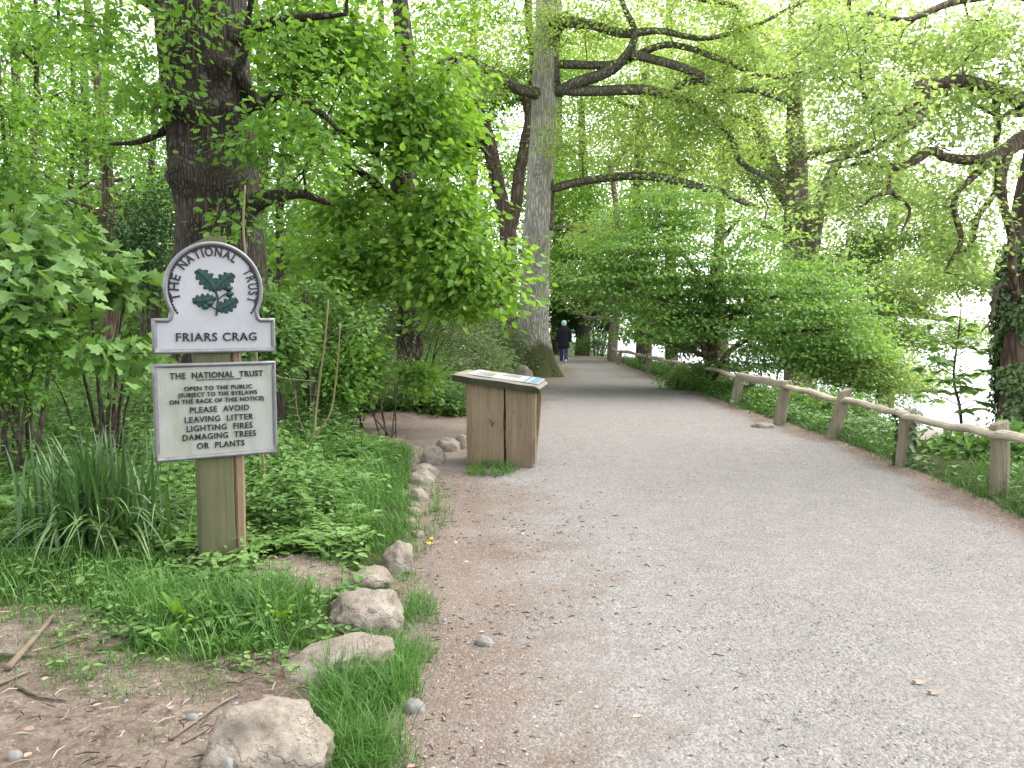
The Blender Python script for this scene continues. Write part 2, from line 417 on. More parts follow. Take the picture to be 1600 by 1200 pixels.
def rock_mat():
    t = NT('sandstone'); v = t.coord()
    n = t.noise(v, 3.2, 7, .62); f = t.noise(v, 34, 6, .75); sp = t.vor(v, 60)
    col = t.ramp(n, [(.3, (.1250, .1033, .0813)), (.5, (.2188, .1876, .1532)), (.72, (.2940, .2626, .2252))])
    col = t.mix(t.ramp(f, [(.35, .5), (.52, 0)]), col, (.0813, .0688, .0532))
    li = t.noise(v, 5.5, 5, .7); col = t.mix(t.ramp(li, [(.6, 0), (.68, .5)]), col, (.2751, .2688, .2376))
    g = t.node('ShaderNodeNewGeometry'); mo = t.noise(v, 2.3, 4, .6)
    col = t.mix(t.ramp(mo, [(.60, 0), (.74, .45)]), col, (.0939, .0875, .0375))
    cr = t.ramp(t.noise(v, 1.1, 6, .7, .3), [(.488, 0), (.5, 1), (.512, 0)]); col = t.mix(t.math('MULTIPLY', cr, .14), col, (.0773, .0650, .0510))
    h = t.math('SUBTRACT', t.math('ADD', t.math('ADD', n, t.math('MULTIPLY', f, .45)), t.math('MULTIPLY', t.noise(v, 11, 8, .75), .6)), t.math('MULTIPLY', cr, .25))
    return t.done(t.principled(col, .92, t.bump(h, .9, .025), .1))
M['rock'] = rock_mat()
t = NT('pale_stone'); v = t.coord(); M['pale_stone'] = t.done(t.principled(t.ramp(t.noise(v, 25, 5, .65), [(.3, (.1080, .1020, .0900)), (.7, (.1860, .1800, .1680))]), .8, t.bump(t.noise(v, 60, 4), .4, .005)))
t = NT('gravel_grain'); r = t.attr('rnd')
M['gravel'] = t.done(t.principled(t.ramp(r, [(0, (.0915, .0893, .0871)), (.3, (.1457, .1423, .1390)), (.6, (.1968, .1923, .1879)), (.85, (.2409, .2355, .2302)), (1, (.3136, .3067, .2998))]), .85))

t = NT('dry_twig'); M['twig'] = t.done(t.principled(t.ramp(t.attr('rnd'), [(0, (.02, .015, .011)), (.45, (.07, .05, .035)), (.75, (.16, .125, .085)), (1, (.32, .27, .2))]), .85))
def ground_mat():
    t = NT('woodland_ground'); v = t.coord(); d = t.attr('rnd')
    n = t.noise(v, 1.4, 6, .62); f = t.noise(v, 22, 8, .7); g = t.noise(v, 6, 6, .7)
    dirt = t.ramp(n, [(.3, (.1163, .0851, .0645)), (.5, (.1809, .1402, .1109)), (.7, (.2463, .2026, .1695))])
    dirt = t.mix(t.ramp(f, [(.36, .65), (.54, 0)]), dirt, (.0669, .0489, .0363))
    dirt = t.mix(t.ramp(f, [(.60, 0), (.72, .5)]), dirt, (.3167, .2794, .2450))
    gr = t.node('ShaderNodeTexVoronoi', i_Vector=v, i_Scale=120.0); gb = t.node('ShaderNodeRGBToBW'); t.l.new(gr.outputs['Color'], gb.inputs[0])
    dirt = t.mix(t.math('MULTIPLY', t.ramp(gb.outputs[0], [(.66, 0), (.84, 1)]), t.ramp(g, [(.42, 0), (.6, .42)])), dirt, (.5835, .5075, .4441)); dirt = t.mix(t.ramp(t.noise(v, 60, 6, .8), [(.34, .55), (.46, 0)]), dirt, (.1072, .0781, .0591))
    soil = t.ramp(g, [(.3, (.0184, .0218, .0083)), (.5, (.0352, .0461, .0134)), (.7, (.0629, .0879, .0201))])
    soil = t.mix(t.ramp(f, [(.55, 0), (.7, .5)]), soil, (.1005, .0838, .0503))
    moss = t.ramp(g, [(.48, 0), (.6, .75)])
    fac = t.ramp(t.math('ADD', d, t.math('MULTIPLY', t.math('SUBTRACT', g, .5), .9)), [(.40, 0), (.60, 1)])
    col = t.mix(fac, soil, dirt)
    h = t.math('ADD', t.math('MULTIPLY', g, .6), f)
    return t.done(t.principled(col, .95, t.bump(h, 1.0, .04, t.bump(t.noise(v, 60, 6, .8), .5, .012)), .1))
M['ground'] = ground_mat()
#P1
def path_mat():
    t = NT('gravel_path'); v = t.coord(); e = t.attr('rnd')          # rnd = 0 worn brown margins .. 1 swept grey gravel
    n = t.noise(v, .8, 6, .62); g = t.noise(v, 4.5, 6, .68); f = t.noise(v, 95, 6, .75)
    cell = t.node('ShaderNodeTexVoronoi', i_Vector=v, i_Scale=85.0); cc = cell.outputs['Color']; cd = cell.outputs['Distance']
    bw = t.node('ShaderNodeRGBToBW'); t.l.new(cc, bw.inputs[0])
    grey = t.ramp(bw.outputs[0], [(.15, (.1303, .1213, .1138)), (.5, (.1871, .1741, .1632)), (.85, (.2494, .2321, .2177))])
    grey = t.mix(t.ramp(g, [(.38, .5), (.6, 0)]), grey, (.1504, .1398, .1311))
    brown = t.ramp(n, [(.3, (.1071, .0789, .0625)), (.5, (.1448, .1116, .0908)), (.7, (.1865, .1510, .1274))])
    brown = t.mix(t.math('MULTIPLY', t.ramp(bw.outputs[0], [(.55, 0), (.8, 1)]), .55), brown, (.2337, .2065, .1837))
    brown = t.mix(t.ramp(f, [(.35, .6), (.5, 0)]), brown, (.0678, .0510, .0405))
    fac = t.ramp(t.math('ADD', e, t.math('ADD', t.math('MULTIPLY', t.math('SUBTRACT', n, .5), 1.0), t.math('MULTIPLY', t.math('SUBTRACT', g, .5), .7))), [(.22, 0), (.62, 1)])
    col = t.mix(fac, brown, grey)
    col = t.mix(t.ramp(f, [(.3, .6), (.46, 0)]), col, (.1157, .1004, .0888))
    h = t.math('SUBTRACT', t.math('MULTIPLY', f, .8), cd)
    return t.done(t.principled(col, .95, t.bump(h, .8, .01, t.bump(g, .3, .03)), .1))
M['path'] = path_mat()
t = NT('shingle_beach'); v = t.coord(); bw = t.noise(v, 14, 6, .75)
M['beach'] = t.done(t.principled(t.ramp(bw, [(.3, (.1146, .0878, .0742)), (.5, (.1632, .1317, .1158)), (.7, (.2083, .1756, .1573))]), .9, t.bump(bw, .5, .05)))
t = NT('lake_water'); v = t.coord((1, .35, 1))
M['water'] = t.done(t.principled((.10, .125, .145), .3, t.bump(t.noise(v, 1.8, 5, .6), .25, .05), .5))
t = NT('far_hill'); M['hills'] = t.done(t.principled(t.ramp(t.noise(t.coord(), .02, 6, .6), [(.35, (.05, .07, .035)), (.6, (.10, .115, .06))]), .95))

def sign_face(name, a, b, stain, amt):
    t = NT(name); v = t.coord()
    n = t.noise(v, 5, 6, .65); f = t.noise(v, 60, 5, .7); s = t.noise(t.coord((1, 1, .35)), 9, 6, .7)
    col = t.ramp(n, [(.3, a), (.7, b)])
    col = t.mix(t.math('MULTIPLY', t.ramp(s, [(.42, 0), (.68, 1)]), amt), col, stain)
    col = t.mix(t.ramp(f, [(.64, 0), (.75, .25)]), col, (.1740, .1740, .1508))
    return t.done(t.principled(col, .55, t.bump(f, .12, .002), .35))
M['sign_upper'] = sign_face('silver_grey_sign_paint', (.2542, .2596, .2812), (.3028, .3082, .3245), (.2272, .2325, .2379), .3)
M['sign_lower'] = sign_face('weathered_sign_paint', (0.2380, 0.2427, 0.2237), (0.2760, 0.2760, 0.2618), (0.1760, 0.1903, 0.1287), .75)
t = NT('cast_silver_rim'); v = t.coord(); n = t.noise(v, 18, 5, .65)
M['rim'] = t.done(t.principled(t.ramp(n, [(.3, (.1100, .1100, .1165)), (.7, (.1683, .1683, .1780))]), .42, t.bump(n, .2, .003), .5, .35))
t = NT('black_lettering'); n = t.noise(t.coord(), 70, 4)
M['letter'] = t.done(t.principled(t.ramp(n, [(.3, (.0063, .0063, .0077)), (.75, (.0210, .0210, .0227))]), .6))
t = NT('emblem_green'); n = t.noise(t.coord(), 45, 4)
M['emblem'] = t.done(t.principled(t.ramp(n, [(.3, (.0040, .0250, .0210)), (.7, (.0090, .0425, .0350))]), .5))
t = NT('navy_coat'); n = t.noise(t.coord(), 30, 5); M['coat'] = t.done(t.principled(t.ramp(n, [(.3, (.006, .007, .013)), (.7, (.014, .016, .028))]), .9, t.bump(n, .4, .01)))
t = NT('jeans'); n = t.noise(t.coord(), 40, 5); M['jeans'] = t.done(t.principled(t.ramp(n, [(.3, (.018, .035, .075)), (.7, (.04, .07, .13))]), .9, t.bump(n, .4, .01)))
def plain(name, c, r=.7): t = NT(name); n = t.noise(t.coord(), 40, 4); return t.done(t.principled(t.mix(n, [x * .8 for x in c], [min(1, x * 1.2) for x in c]), r))
M['cap'] = plain('pale_blue_cap', (.30, .62, .66)); M['hair'] = plain('pale_hair', (.55, .50, .40)); M['skin'] = plain('skin', (.55, .30, .22), .5)
M['shoe'] = plain('white_shoe', (.7, .7, .7)); M['shoe_dark'] = plain('dark_shoe', (.05, .05, .07))
def panel_mat():
    t = NT('printed_panel'); v = t.coord()
    n = t.noise(v, 3, 3); return t.done(t.principled(t.ramp(n, [(.3, (.4480, .4800, .4960)), (.7, (.5280, .5600, .5760))]), .18, None, .5))
M['panel'] = panel_mat()
M['print_blue'] = plain('printed_blue', (.16, .25, .34), .2); M['print_grey'] = plain('printed_picture', (.22, .24, .22), .2); M['print_sand'] = plain('printed_sand_picture', (.42, .36, .28), .2)
# ------------------------------------------------------------------ setting: ground, path, beach, water
RNG = np.random.default_rng(7)
def rng_(s): return np.random.default_rng(s)
def in_px(P, zones, soft=.35):
    """weight 0..1 of world points inside ellipses given in photograph pixels"""
    u, v = proj(P); w = np.zeros(len(P))
    for cx, cy_, rx, ry in zones:
        d = np.sqrt(((u - cx) / rx) ** 2 + ((v - cy_) / ry) ** 2)
        w = np.maximum(w, sst((1 + soft - d) / (2 * soft)))
    return w * (P[:, 1] > 1.2)
DIRT_PX = [(170, 1140, 330, 120), (470, 905, 85, 38), (625, 672, 85, 30), (60, 985, 150, 40), (420, 1075, 130, 60), (770, 562, 75, 16)]
def dirt_at(x, y):
    x = np.asarray(x, float); y = np.asarray(y, float)
    P = np.stack([x, y, Hn(x, y)], 1)
    w = in_px(P, DIRT_PX)
    w = np.maximum(w, sst((.45 - (XL(y) - x)) / .35) * (x < XL(y) + 1) * (y < 34))
    w = np.maximum(w, sst((.30 - (x - XR(y))) / .25) * (x > XR(y) - 1) * (y < 36))
    w = np.where((x > XL(y)) & (x < XR(y)), 1, w)
    return np.maximum(w, sst((40.3 - y) / 2) * (y > 33) * (x < 4.2) * (x > -8))
def sheet(name, xs, ys, zf, mat, rf):
    X, Y = np.meshgrid(xs, ys); x, y = X.ravel(), Y.ravel()
    mb = MB(); nx, ny = len(xs), len(ys)
    i = (np.arange(ny - 1)[:, None] * nx + np.arange(nx - 1)[None]).ravel()
    mb.add(np.stack([x, y, zf(x, y)], 1), quads=np.stack([i, i + 1, i + nx + 1, i + nx], 1), rnd=rf(x, y))
    return mb.build(name, mat, smooth=True)
def geo(a, b, n): return a * (b / a) ** (np.arange(1, n + 1) / n)
xs = np.concatenate([-9 - geo(.15, 3000, 45)[::-1], np.arange(-9, 9.01, .1), 9 + geo(.15, 3000, 45)])
ys = np.concatenate([-geo(.3, 400, 14)[::-1], np.arange(0, 42.01, .1), 42 + geo(.2, 5000, 45)])
tag(sheet('ground', xs, ys, Hn, M['ground'], dirt_at), kind='structure')

def path_mesh():
    vs = np.concatenate([np.arange(-6, 2, .5), np.arange(2, 38.4, .06)]); nu = 40; us = np.linspace(0, 1, nu)
    mb = MB(); Y = np.repeat(vs, nu); U = np.tile(us, len(vs))
    jl = np.array([mnoise.noise(Vector((1.3, y * 1.6, 0))) * .13 + mnoise.noise(Vector((4.3, y * 5, 0))) * .05 for y in vs])
    jr = np.array([mnoise.noise(Vector((9.3, y * 1.3, 0))) * .13 + mnoise.noise(Vector((7.3, y * 5, 0))) * .05 for y in vs])
    A = XL(Y) - .12 + np.repeat(jl, nu); B = XR(Y) + .02 + np.repeat(jr, nu)
    X = A + (B - A) * U
    # worn brown margin is wide on the left, narrow on the right
    A2 = np.maximum(A, np.interp(Y, [8.9, 9.5, 12.7, 13.3], [-9, -1.0, -.6, -9])); e = np.minimum((X - A2) / 1.9, (B - X) / .45); e = np.clip(e, 0, 1.15)
    e = np.where(Y > 32, np.minimum(e, .35 + .6 * np.clip((37 - Y) / 5, 0, 1)), e)
    Z = Hn(X, Y) + .012
    edge = (U == 0) | (U == 1); Z = np.where(edge, Z - .02, Z)
    # the walked surface is very slightly uneven
    Z = Z + np.array([mnoise.noise(Vector((x * 1.1, y * 1.1, 5))) * .006 for x, y in zip(X, Y)]) * (e > .05)
    n = len(vs); i = (np.arange(n - 1)[:, None] * nu + np.arange(nu - 1)[None]).ravel()
    mb.add(np.stack([X, Y, Z], 1), quads=np.stack([i, i + 1, i + nu + 1, i + nu], 1), rnd=e)
    return mb.build('path', M['path'], smooth=True)
tag(path_mesh(), kind='structure')
WATER_Z = -3.55
mb = MB(); gx = np.concatenate([np.arange(9, 30, 1.5), geo(30, 6000, 30)]); gy = np.concatenate([np.arange(-10, 80, 3), geo(80, 9000, 30)])
X, Y = np.meshgrid(gx, gy); nx = len(gx); i = (np.arange(len(gy) - 1)[:, None] * nx + np.arange(nx - 1)[None]).ravel()
mb.add(np.stack([X.ravel(), Y.ravel(), np.full(X.size, WATER_Z)], 1), quads=np.stack([i, i + 1, i + nx + 1, i + nx], 1))
tag(mb.build('water', M['water']), kind='structure')
mb = MB(); bx = np.arange(9, 24, .5); by = np.arange(4, 60, .5); X, Y = np.meshgrid(bx, by); nx = len(bx)
i = (np.arange(len(by) - 1)[:, None] * nx + np.arange(nx - 1)[None]).ravel()
x, y = X.ravel(), Y.ravel(); mb.add(np.stack([x, y, Hn(x, y) + .03 * np.clip((x - 9.6) / 1.5, -1, 1)], 1), quads=np.stack([i, i + 1, i + nx + 1, i + nx], 1))
tag(mb.build('beach', M['beach'], smooth=True), kind='structure')

# loose gravel lying on the path
def octa():
    V = np.array([(1,0,0),(-1,0,0),(0,1,0),(0,-1,0),(0,0,1),(0,0,-1)], float)
    T = np.array([(0,2,4),(2,1,4),(1,3,4),(3,0,4),(2,0,5),(1,2,5),(3,1,5),(0,3,5)]); return V, T
def scatter_pebbles(mb, x, y, size, rng, dz=.012):
    n = len(x); V0, T0 = octa()
    S_ = size[:, None] * np.stack([.7 + .7 * rng.random(n), .7 + .6 * rng.random(n), .4 + .4 * rng.random(n)], 1)
    V = V0[None] * (.75 + .5 * rng.random((n, 6, 1))) * S_[:, None, :]
    a = rng.random(n) * 6.28; c, s_ = np.cos(a)[:, None], np.sin(a)[:, None]
    V = np.stack([V[..., 0] * c - V[..., 1] * s_, V[..., 0] * s_ + V[..., 1] * c, V[..., 2]], -1)
    V += np.stack([x, y, Hn(x, y) + dz + size * .12], 1)[:, None]
    mb.add(V.reshape(-1, 3), tris=(T0[None] + (np.arange(n) * 6)[:, None, None]).reshape(-1, 3), rnd=np.repeat(rng.random(n), 6))
r = rng_(11); mb = MB(); n = 46000
y = 2.3 + 10 * r.random(n) ** 1.6; x = XL(y) - .05 + (XR(y) - XL(y)) * r.random(n)
scatter_pebbles(mb, x, y, .0022 + .0045 * r.random(n) ** 3, r)
n = 700; y = 2.3 + 9 * r.random(n) ** 1.5; x = XL(y) - .05 + 1.5 * r.random(n); scatter_pebbles(mb, x, y, .005 + .010 * r.random(n) ** 4, r)
n = 500; y = 2.3 + 3 * r.random(n); x = -3.2 + 2.6 * r.random(n); scatter_pebbles(mb, x, y, .003 + .008 * r.random(n) ** 3, r, .0)
tag(mb.build('gravel', M['gravel']), kind='stuff')

# ------------------------------------------------------------------ sign
SY = 4.72
SB = at(336, 600, SY); SGZ = H(SB.x, SB.y)
def zpx(py): return at(336, py, SY).z - SGZ
sign = thing('sign', 'silver omega-topped notice sign with green oak leaf emblem on a wooden post', 'sign', (SB.x, SB.y, SGZ), math.radians(30))
from mathutils.geometry import tessellate_polygon
def slab(mb, outline, y0, y1):
    """polygon in (x,z) extruded from y0 (front) to y1"""
    n = len(outline); c = np.mean(outline, 0)
    V = [(p[0], y0, p[1]) for p in outline] + [(p[0], y1, p[1]) for p in outline] + [(c[0], y0, c[1]), (c[0], y1, c[1])]
    tess = tessellate_polygon([[Vector((p[0], p[1], 0)) for p in outline]]); T = []; Q = []
    for a, b_, c_ in tess:
        A_ = (outline[b_][0] - outline[a][0]) * (outline[c_][1] - outline[a][1]) - (outline[c_][0] - outline[a][0]) * (outline[b_][1] - outline[a][1])
        if A_ < 0: b_, c_ = c_, b_
        T += [(a, b_, c_), (n + a, n + c_, n + b_)]
    for i in range(n):
        j = (i + 1) % n; Q.append((i, n + i, n + j, j))
    mb.add(V, tris=T, quads=Q)
def rim(mb, outline, r, y0):
    """half-round cast border that follows an outline, sitting proud of the face"""
    P = np.array(outline, float); n = len(P)
    d = np.roll(P, -1, 0) - np.roll(P, 1, 0); d /= np.linalg.norm(d, axis=1, keepdims=True)
    nn = np.stack([-d[:, 1], d[:, 0]], 1)                      # inward for counter-clockwise outlines
    prof = [(-.25 * r, .016), (-.25 * r, -.004), (.1 * r, -.012), (.7 * r, -.014), (1.3 * r, -.011), (1.75 * r, -.003), (1.9 * r, .004)]
    V = []; k = len(prof)
    for o, yy in prof: V += [(p[0] + q[0] * o, y0 + yy, p[1] + q[1] * o) for p, q in zip(P, nn)]
    Q = []
    for a in range(k - 1):
        for i in range(n):
            j = (i + 1) % n; Q.append((a * n + i, a * n + j, (a + 1) * n + j, (a + 1) * n + i))
    mb.add(V, quads=Q)
def rect_outline(x0, z0, x1, z1, m=10):
    o = []
    for a, b in (((x0, z0), (x1, z0)), ((x1, z0), (x1, z1)), ((x1, z1), (x0, z1)), ((x0, z1), (x0, z0))):
        for i in range(m):
            f = [0, .012][0] + i / m; o.append((a[0] + (b[0] - a[0]) * f, a[1] + (b[1] - a[1]) * f))
    return o
HW = .337
zU0, zU1, zC, RC = zpx(550), zpx(498), zpx(453), .272
def omega():
    o = []
    o += [(-HW + 2 * HW * i / 14, zU0) for i in range(14)]
    o += [(HW, zU0 + (zU1 - zU0) * i / 5) for i in range(5)]
    hx = .255; ang = math.asin((zU1 + .045 - zC) / RC)
    sx = RC * math.cos(ang); sz = zU1 + .045
    o += [(HW - (HW - hx) * i / 3, zU1) for i in range(3)]
    # little concave corner between shoulder and circle
    for i in range(5):
        f = i / 5; o.append((hx + (sx - hx) * (f ** .7) * 1.0 + .0, zU1 + .045 * f ** 1.6))
    for i in range(61):
        a = ang + (math.pi - 2 * ang) * i / 60; o.append((RC * math.cos(a), zC + RC * math.sin(a)))
    left = []
    for i in range(1, 5):
        f = 1 - i / 5; left.append((-(hx + (sx - hx) * f ** .7), zU1 + .045 * f ** 1.6))
    o += left
    o += [(-hx - (HW - hx) * i / 3, zU1) for i in range(3)]
    o += [(-HW, zU1 + (zU0 - zU1) * i / 5) for i in range(5)]
    return o
FRONT = -.075                                                    # the plates hang in front of the post
OM = omega()
mb = MB(); slab(mb, OM, FRONT, FRONT + .014); fu = mb.build('name_plate', M['sign_upper'], sign, local=True); tag(fu, 'upper plate with arched top, grey with oak leaf emblem')
mb = MB(); rim(mb, OM, .0125, FRONT); mb.build('rim', M['rim'], fu, smooth=True, local=True)
zL0, zL1 = zpx(711), zpx(566)
RO = rect_outline(-HW - .006, zL0, HW - .002, zL1)
mb = MB(); slab(mb, RO, FRONT, FRONT + .014); fl = mb.build('rules_plate', M['sign_lower'], sign, local=True); tag(fl, 'lower rectangular plate with rules, pale and greenish with dirt')
mb = MB(); rim(mb, RO, .012, FRONT); mb.build('rim', M['rim'], fl, smooth=True, local=True)

def glyphs(txt, extr=.003, off=.0, space=1.0, shear=0):
    cu = bpy.data.curves.new('lettering_curve', 'FONT'); cu.body = txt; cu.size = 1; cu.extrude = extr; cu.offset = off; cu.space_character = space; cu.resolution_u = 3
    o = bpy.data.objects.new('lettering_curve', cu); COL.objects.link(o)
    dg = bpy.context.evaluated_depsgraph_get(); me = bpy.data.meshes.new_from_object(o.evaluated_get(dg))
    V = np.array([v.co[:] for v in me.vertices]); Fs = [tuple(p.vertices) for p in me.polygons]
    bpy.data.objects.remove(o); bpy.data.curves.remove(cu); bpy.data.meshes.remove(me)
    return V, Fs
def add_poly(mb, V, Fs):
    T = []; Q = []
    for f in Fs:
        if len(f) == 4: Q.append(f)
        else:
            for i in range(1, len(f) - 1): T.append((f[0], f[i], f[i + 1]))
    mb.add(V, tris=T, quads=Q)
TF = FRONT - .0005
def line(mb, txt, cx, zb, cap, width, off=.012, space=1.08):
    V, Fs = glyphs(txt, .5, off, space)
    x0, x1 = V[:, 0].min(), V[:, 0].max(); capn = .73
    W = np.stack([(V[:, 0] - (x0 + x1) / 2) / (x1 - x0) * width + cx, TF - .003 - V[:, 2] * .006, V[:, 1] / capn * cap + zb], 1)
    add_poly(mb, W, Fs)
# serif strokes: small wedges at the feet of the letters are too fine to see from the path, the weight of the strokes is what reads
mb = MB()
word = [('THE', 198, 158), ('NATIONAL', 146, 54), ('TRUST', 34, -20)]
RL = .192; CAPH = .052
def arch(mb, txt, a0, a1):
    gl = [glyphs(c, .5, .014) for c in txt]
    ws = [g[0][:, 0].max() - g[0][:, 0].min() for g in gl]; gap = .16
    tot = sum(ws) + gap * (len(ws) - 1); pos = 0
    for g, w in zip(gl, ws):
        f = (pos + w / 2) / tot; a = math.radians(a0 + (a1 - a0) * f); pos += w + gap
        V = g[0]; sc = CAPH / .73; wx = abs(math.radians(a1 - a0)) * (RL + .016) / tot
        lx = (V[:, 0] - (V[:, 0].min() + V[:, 0].max()) / 2) * min(wx, sc * 1.05); lz = V[:, 1] * sc
        rx, rz = math.sin(a), -math.cos(a)                       # reading direction (clockwise)
        ox, oz = math.cos(a), math.sin(a)
        add_poly(mb, np.stack([ox * (RL + lz) + rx * lx, TF - .003 - V[:, 2] * .006, zC + oz * (RL + lz) + rz * lx], 1), g[1])
for w_, a0, a1 in word:
    mb = MB(); arch(mb, w_, a0, a1); mb.build('lettering', M['letter'], fu, local=True)
mb = MB()
def sc_u(px): return (px - 333) / 282.0
def sc_z(py): return zpx(py)
line(mb, 'FRIARS CRAG', sc_u(335) , zpx(532), .050, .445, .010, 1.12)
mb.build('lettering', M['letter'], fu, local=True)
# scalloped beading inside the arch
mb = MB()
for i in range(64):
    a = math.radians(-33 + 246 * i / 63); r_ = RC - .0285
    c = (r_ * math.cos(a), zC + r_ * math.sin(a)); pts = [(c[0] + .0062 * math.cos(q), c[1] + .0062 * math.sin(q)) for q in np.linspace(0, 2 * math.pi, 9)[:-1]]
    slab(mb, pts, TF - .004, TF + .001)
pts = [(r2 * math.cos(a), zC + r2 * math.sin(a)) for r2, rg in ((RC - .0225, np.linspace(math.radians(-35), math.radians(215), 80)), (RC - .0275, np.linspace(math.radians(215), math.radians(-35), 80))) for a in rg]
n = 80; V = [(p[0], TF - .0025, p[1]) for p in pts]; mb.add(V, quads=[(i, i + 1, 158 - i, 159 - i) for i in range(79)])
mb.build('beading', M['letter'], fu, local=True)
# oak leaf sprig
mb = MB(); mbk = MB()
def cu(px, py): return ((px - 400) / 225 * RC, zC + (336 - py) / 225 * RC)
def oakleaf(b, t, w, bend):
    b = np.array(cu(*b)); t = np.array(cu(*t)); d = t - b; L = np.linalg.norm(d); d /= L; nn = np.array([-d[1], d[0]])
    N = 44; mid = []; up = []; dn = []
    for i in range(N + 1):
        f = i / N; c = b + d * L * f + nn * bend * L * math.sin(math.pi * f)
        h = w * L * (math.sin(math.pi * min(1, f * .97 + .02)) ** .55) * (.56 + .52 * abs(math.sin(math.pi * (f * 4.4 + .1)))) * (1.0 if f > .12 else .45)
        mid.append(c); up.append(c + nn * h); dn.append(c - nn * h)
    for m_, yy, gr in ((mb, TF - .007, 0), (mbk, TF - .0015, .006)):
        V = []; Q = []
        for i in range(N + 1):
            g = nn * gr
            V += [(up[i][0] + g[0], yy + .002, up[i][1] + g[1]), (mid[i][0], yy, mid[i][1]), (dn[i][0] - g[0], yy + .002, dn[i][1] - g[1]),
                  (up[i][0] + g[0], TF + .001, up[i][1] + g[1]), (dn[i][0] - g[0], TF + .001, dn[i][1] - g[1])]
        for i in range(N):
            a = i * 5; e = a + 5
            Q += [(a, a + 1, e + 1, e), (a + 1, a + 2, e + 2, e + 1), (a, e, e + 3, a + 3), (a + 2, a + 4, e + 4, e + 2)]
        m_.add(V, quads=Q)
    tube(mbk, [(m[0], TF - .0085, m[1]) for m in mid[::4]], [.0022] * len(mid[::4]), 5)
for a in (((404, 345), (322, 246), .27, -.05), ((404, 340), (492, 262), .27, .06), ((406, 378), (300, 392), .27, .05), ((406, 436), (505, 382), .26, -.04)): oakleaf(*a)
for pl, r_ in ((((405, 460), (410, 420), (414, 380), (404, 340)), .006), (((412, 385), (440, 362), (462, 352)), .0035), (((406, 432), (385, 418), (368, 412)), .0035)):
    tube(mb, [(p[0], TF - .006, p[1]) for p in spline([cu(*p) for p in pl], 10)], [r_] * 10, 6)
for c in ((466, 330), (470, 358), (376, 404), (358, 418)):
    p = cu(*c); tube(mb, [(p[0] - .022, TF - .006, p[1] - .006), (p[0] - .010, TF - .006, p[1]), (p[0] + .008, TF - .006, p[1] + .003), (p[0] + .022, TF - .006, p[1] + .006)], [.006, .018, .016, .004], 8)
mb.build('emblem', M['emblem'], fu, local=True); mbk.build('emblem_outline', M['letter'], fu, local=True)
for txt, cx, yb, cap, wd, off in (('THE  NATIONAL  TRUST', 334, 588.5, 9.6, 146, .016), ('OPEN TO THE PUBLIC', 335, 607, 6.6, 107, .012), ('(SUBJECT TO THE BYELAWS', 334.5, 616.5, 6.6, 124, .012),
        ('ON THE BACK OF THIS NOTICE)', 333, 626.5, 6.8, 148, .012), ('PLEASE  AVOID', 336, 641, 9.4, 93, .008), ('LEAVING  LITTER', 335, 655.5, 9.4, 108, .008),
        ('LIGHTING  FIRES', 335.5, 669, 9.6, 104, .008), ('DAMAGING  TREES', 335, 682, 9.6, 116, .008), ('OR  PLANTS', 336, 696, 9.6, 75, .008)):
    mb = MB(); line(mb, txt, sc_u(cx), zpx(yb), cap / 266, wd / 282, off, 1.1); mb.build('lettering', M['letter'], fl, local=True)
mb = MB()
u0, u1 = sc_u(300), sc_u(371); zz = zpx(591.0)
mb.box((u0, TF - .005, zz - .0028), (u1, TF, zz + .001)); mb.build('underline', M['letter'], fl, local=True)
# posts
def plank(mb, x0, x1, y0, y1, z0, z1, chamfer=.006, seed=1, top=None, nz=30, wob=.003):
    rr = rng_(seed); prof = [(x0 + chamfer, y0), ((x0 + x1) / 2, y0), (x1 - chamfer, y0), (x1, y0 + chamfer), (x1, y1 - chamfer), (x1 - chamfer, y1), ((x0 + x1) / 2, y1), (x0 + chamfer, y1), (x0, y1 - chamfer), (x0, y0 + chamfer)]
    k = len(prof); V = []; cx, cy2 = (x0 + x1) / 2, (y0 + y1) / 2
    for i in range(nz + 1):
        z = z0 + (z1 - z0) * i / nz
        for x, y in prof:
            w = mnoise.noise(Vector((x * 6 + seed, y * 6, z * 2.5))) * wob
            s_ = .985 if i in (0, nz) else 1
            zz = z + (top(x, y) if (top and i == nz) else 0)
            V.append((cx + (x - cx) * s_ + w, cy2 + (y - cy2) * s_ + w, zz))
    Q = [(i * k + j, i * k + (j + 1) % k, (i + 1) * k + (j + 1) % k, (i + 1) * k + j) for i in range(nz) for j in range(k)]
    V.append((cx, cy2, z0)); V.append((cx, cy2, z1 + (top(cx, cy2) if top else 0))); c0, c1 = len(V) - 2, len(V) - 1
    T = [((j + 1) % k, j, c0) for j in range(k)] + [(nz * k + j, nz * k + (j + 1) % k, c1) for j in range(k)]
    mb.add(V, tris=T, quads=Q)
mb = MB(); plank(mb, -.118, .082, FRONT + .0155, FRONT + .13, -.12, zpx(370), .008, 3, top=lambda x, y: -.055 * max(0, (-.02 - x) / .1))
mb.build('post', M['wood_sign'], sign, local=True)
mb = MB(); plank(mb, .0845, .148, FRONT + .03, FRONT + .095, -.12, zpx(540), .016, 5, nz=24, wob=.006); mb.build('stake', M['wood_stake'], sign, local=True)

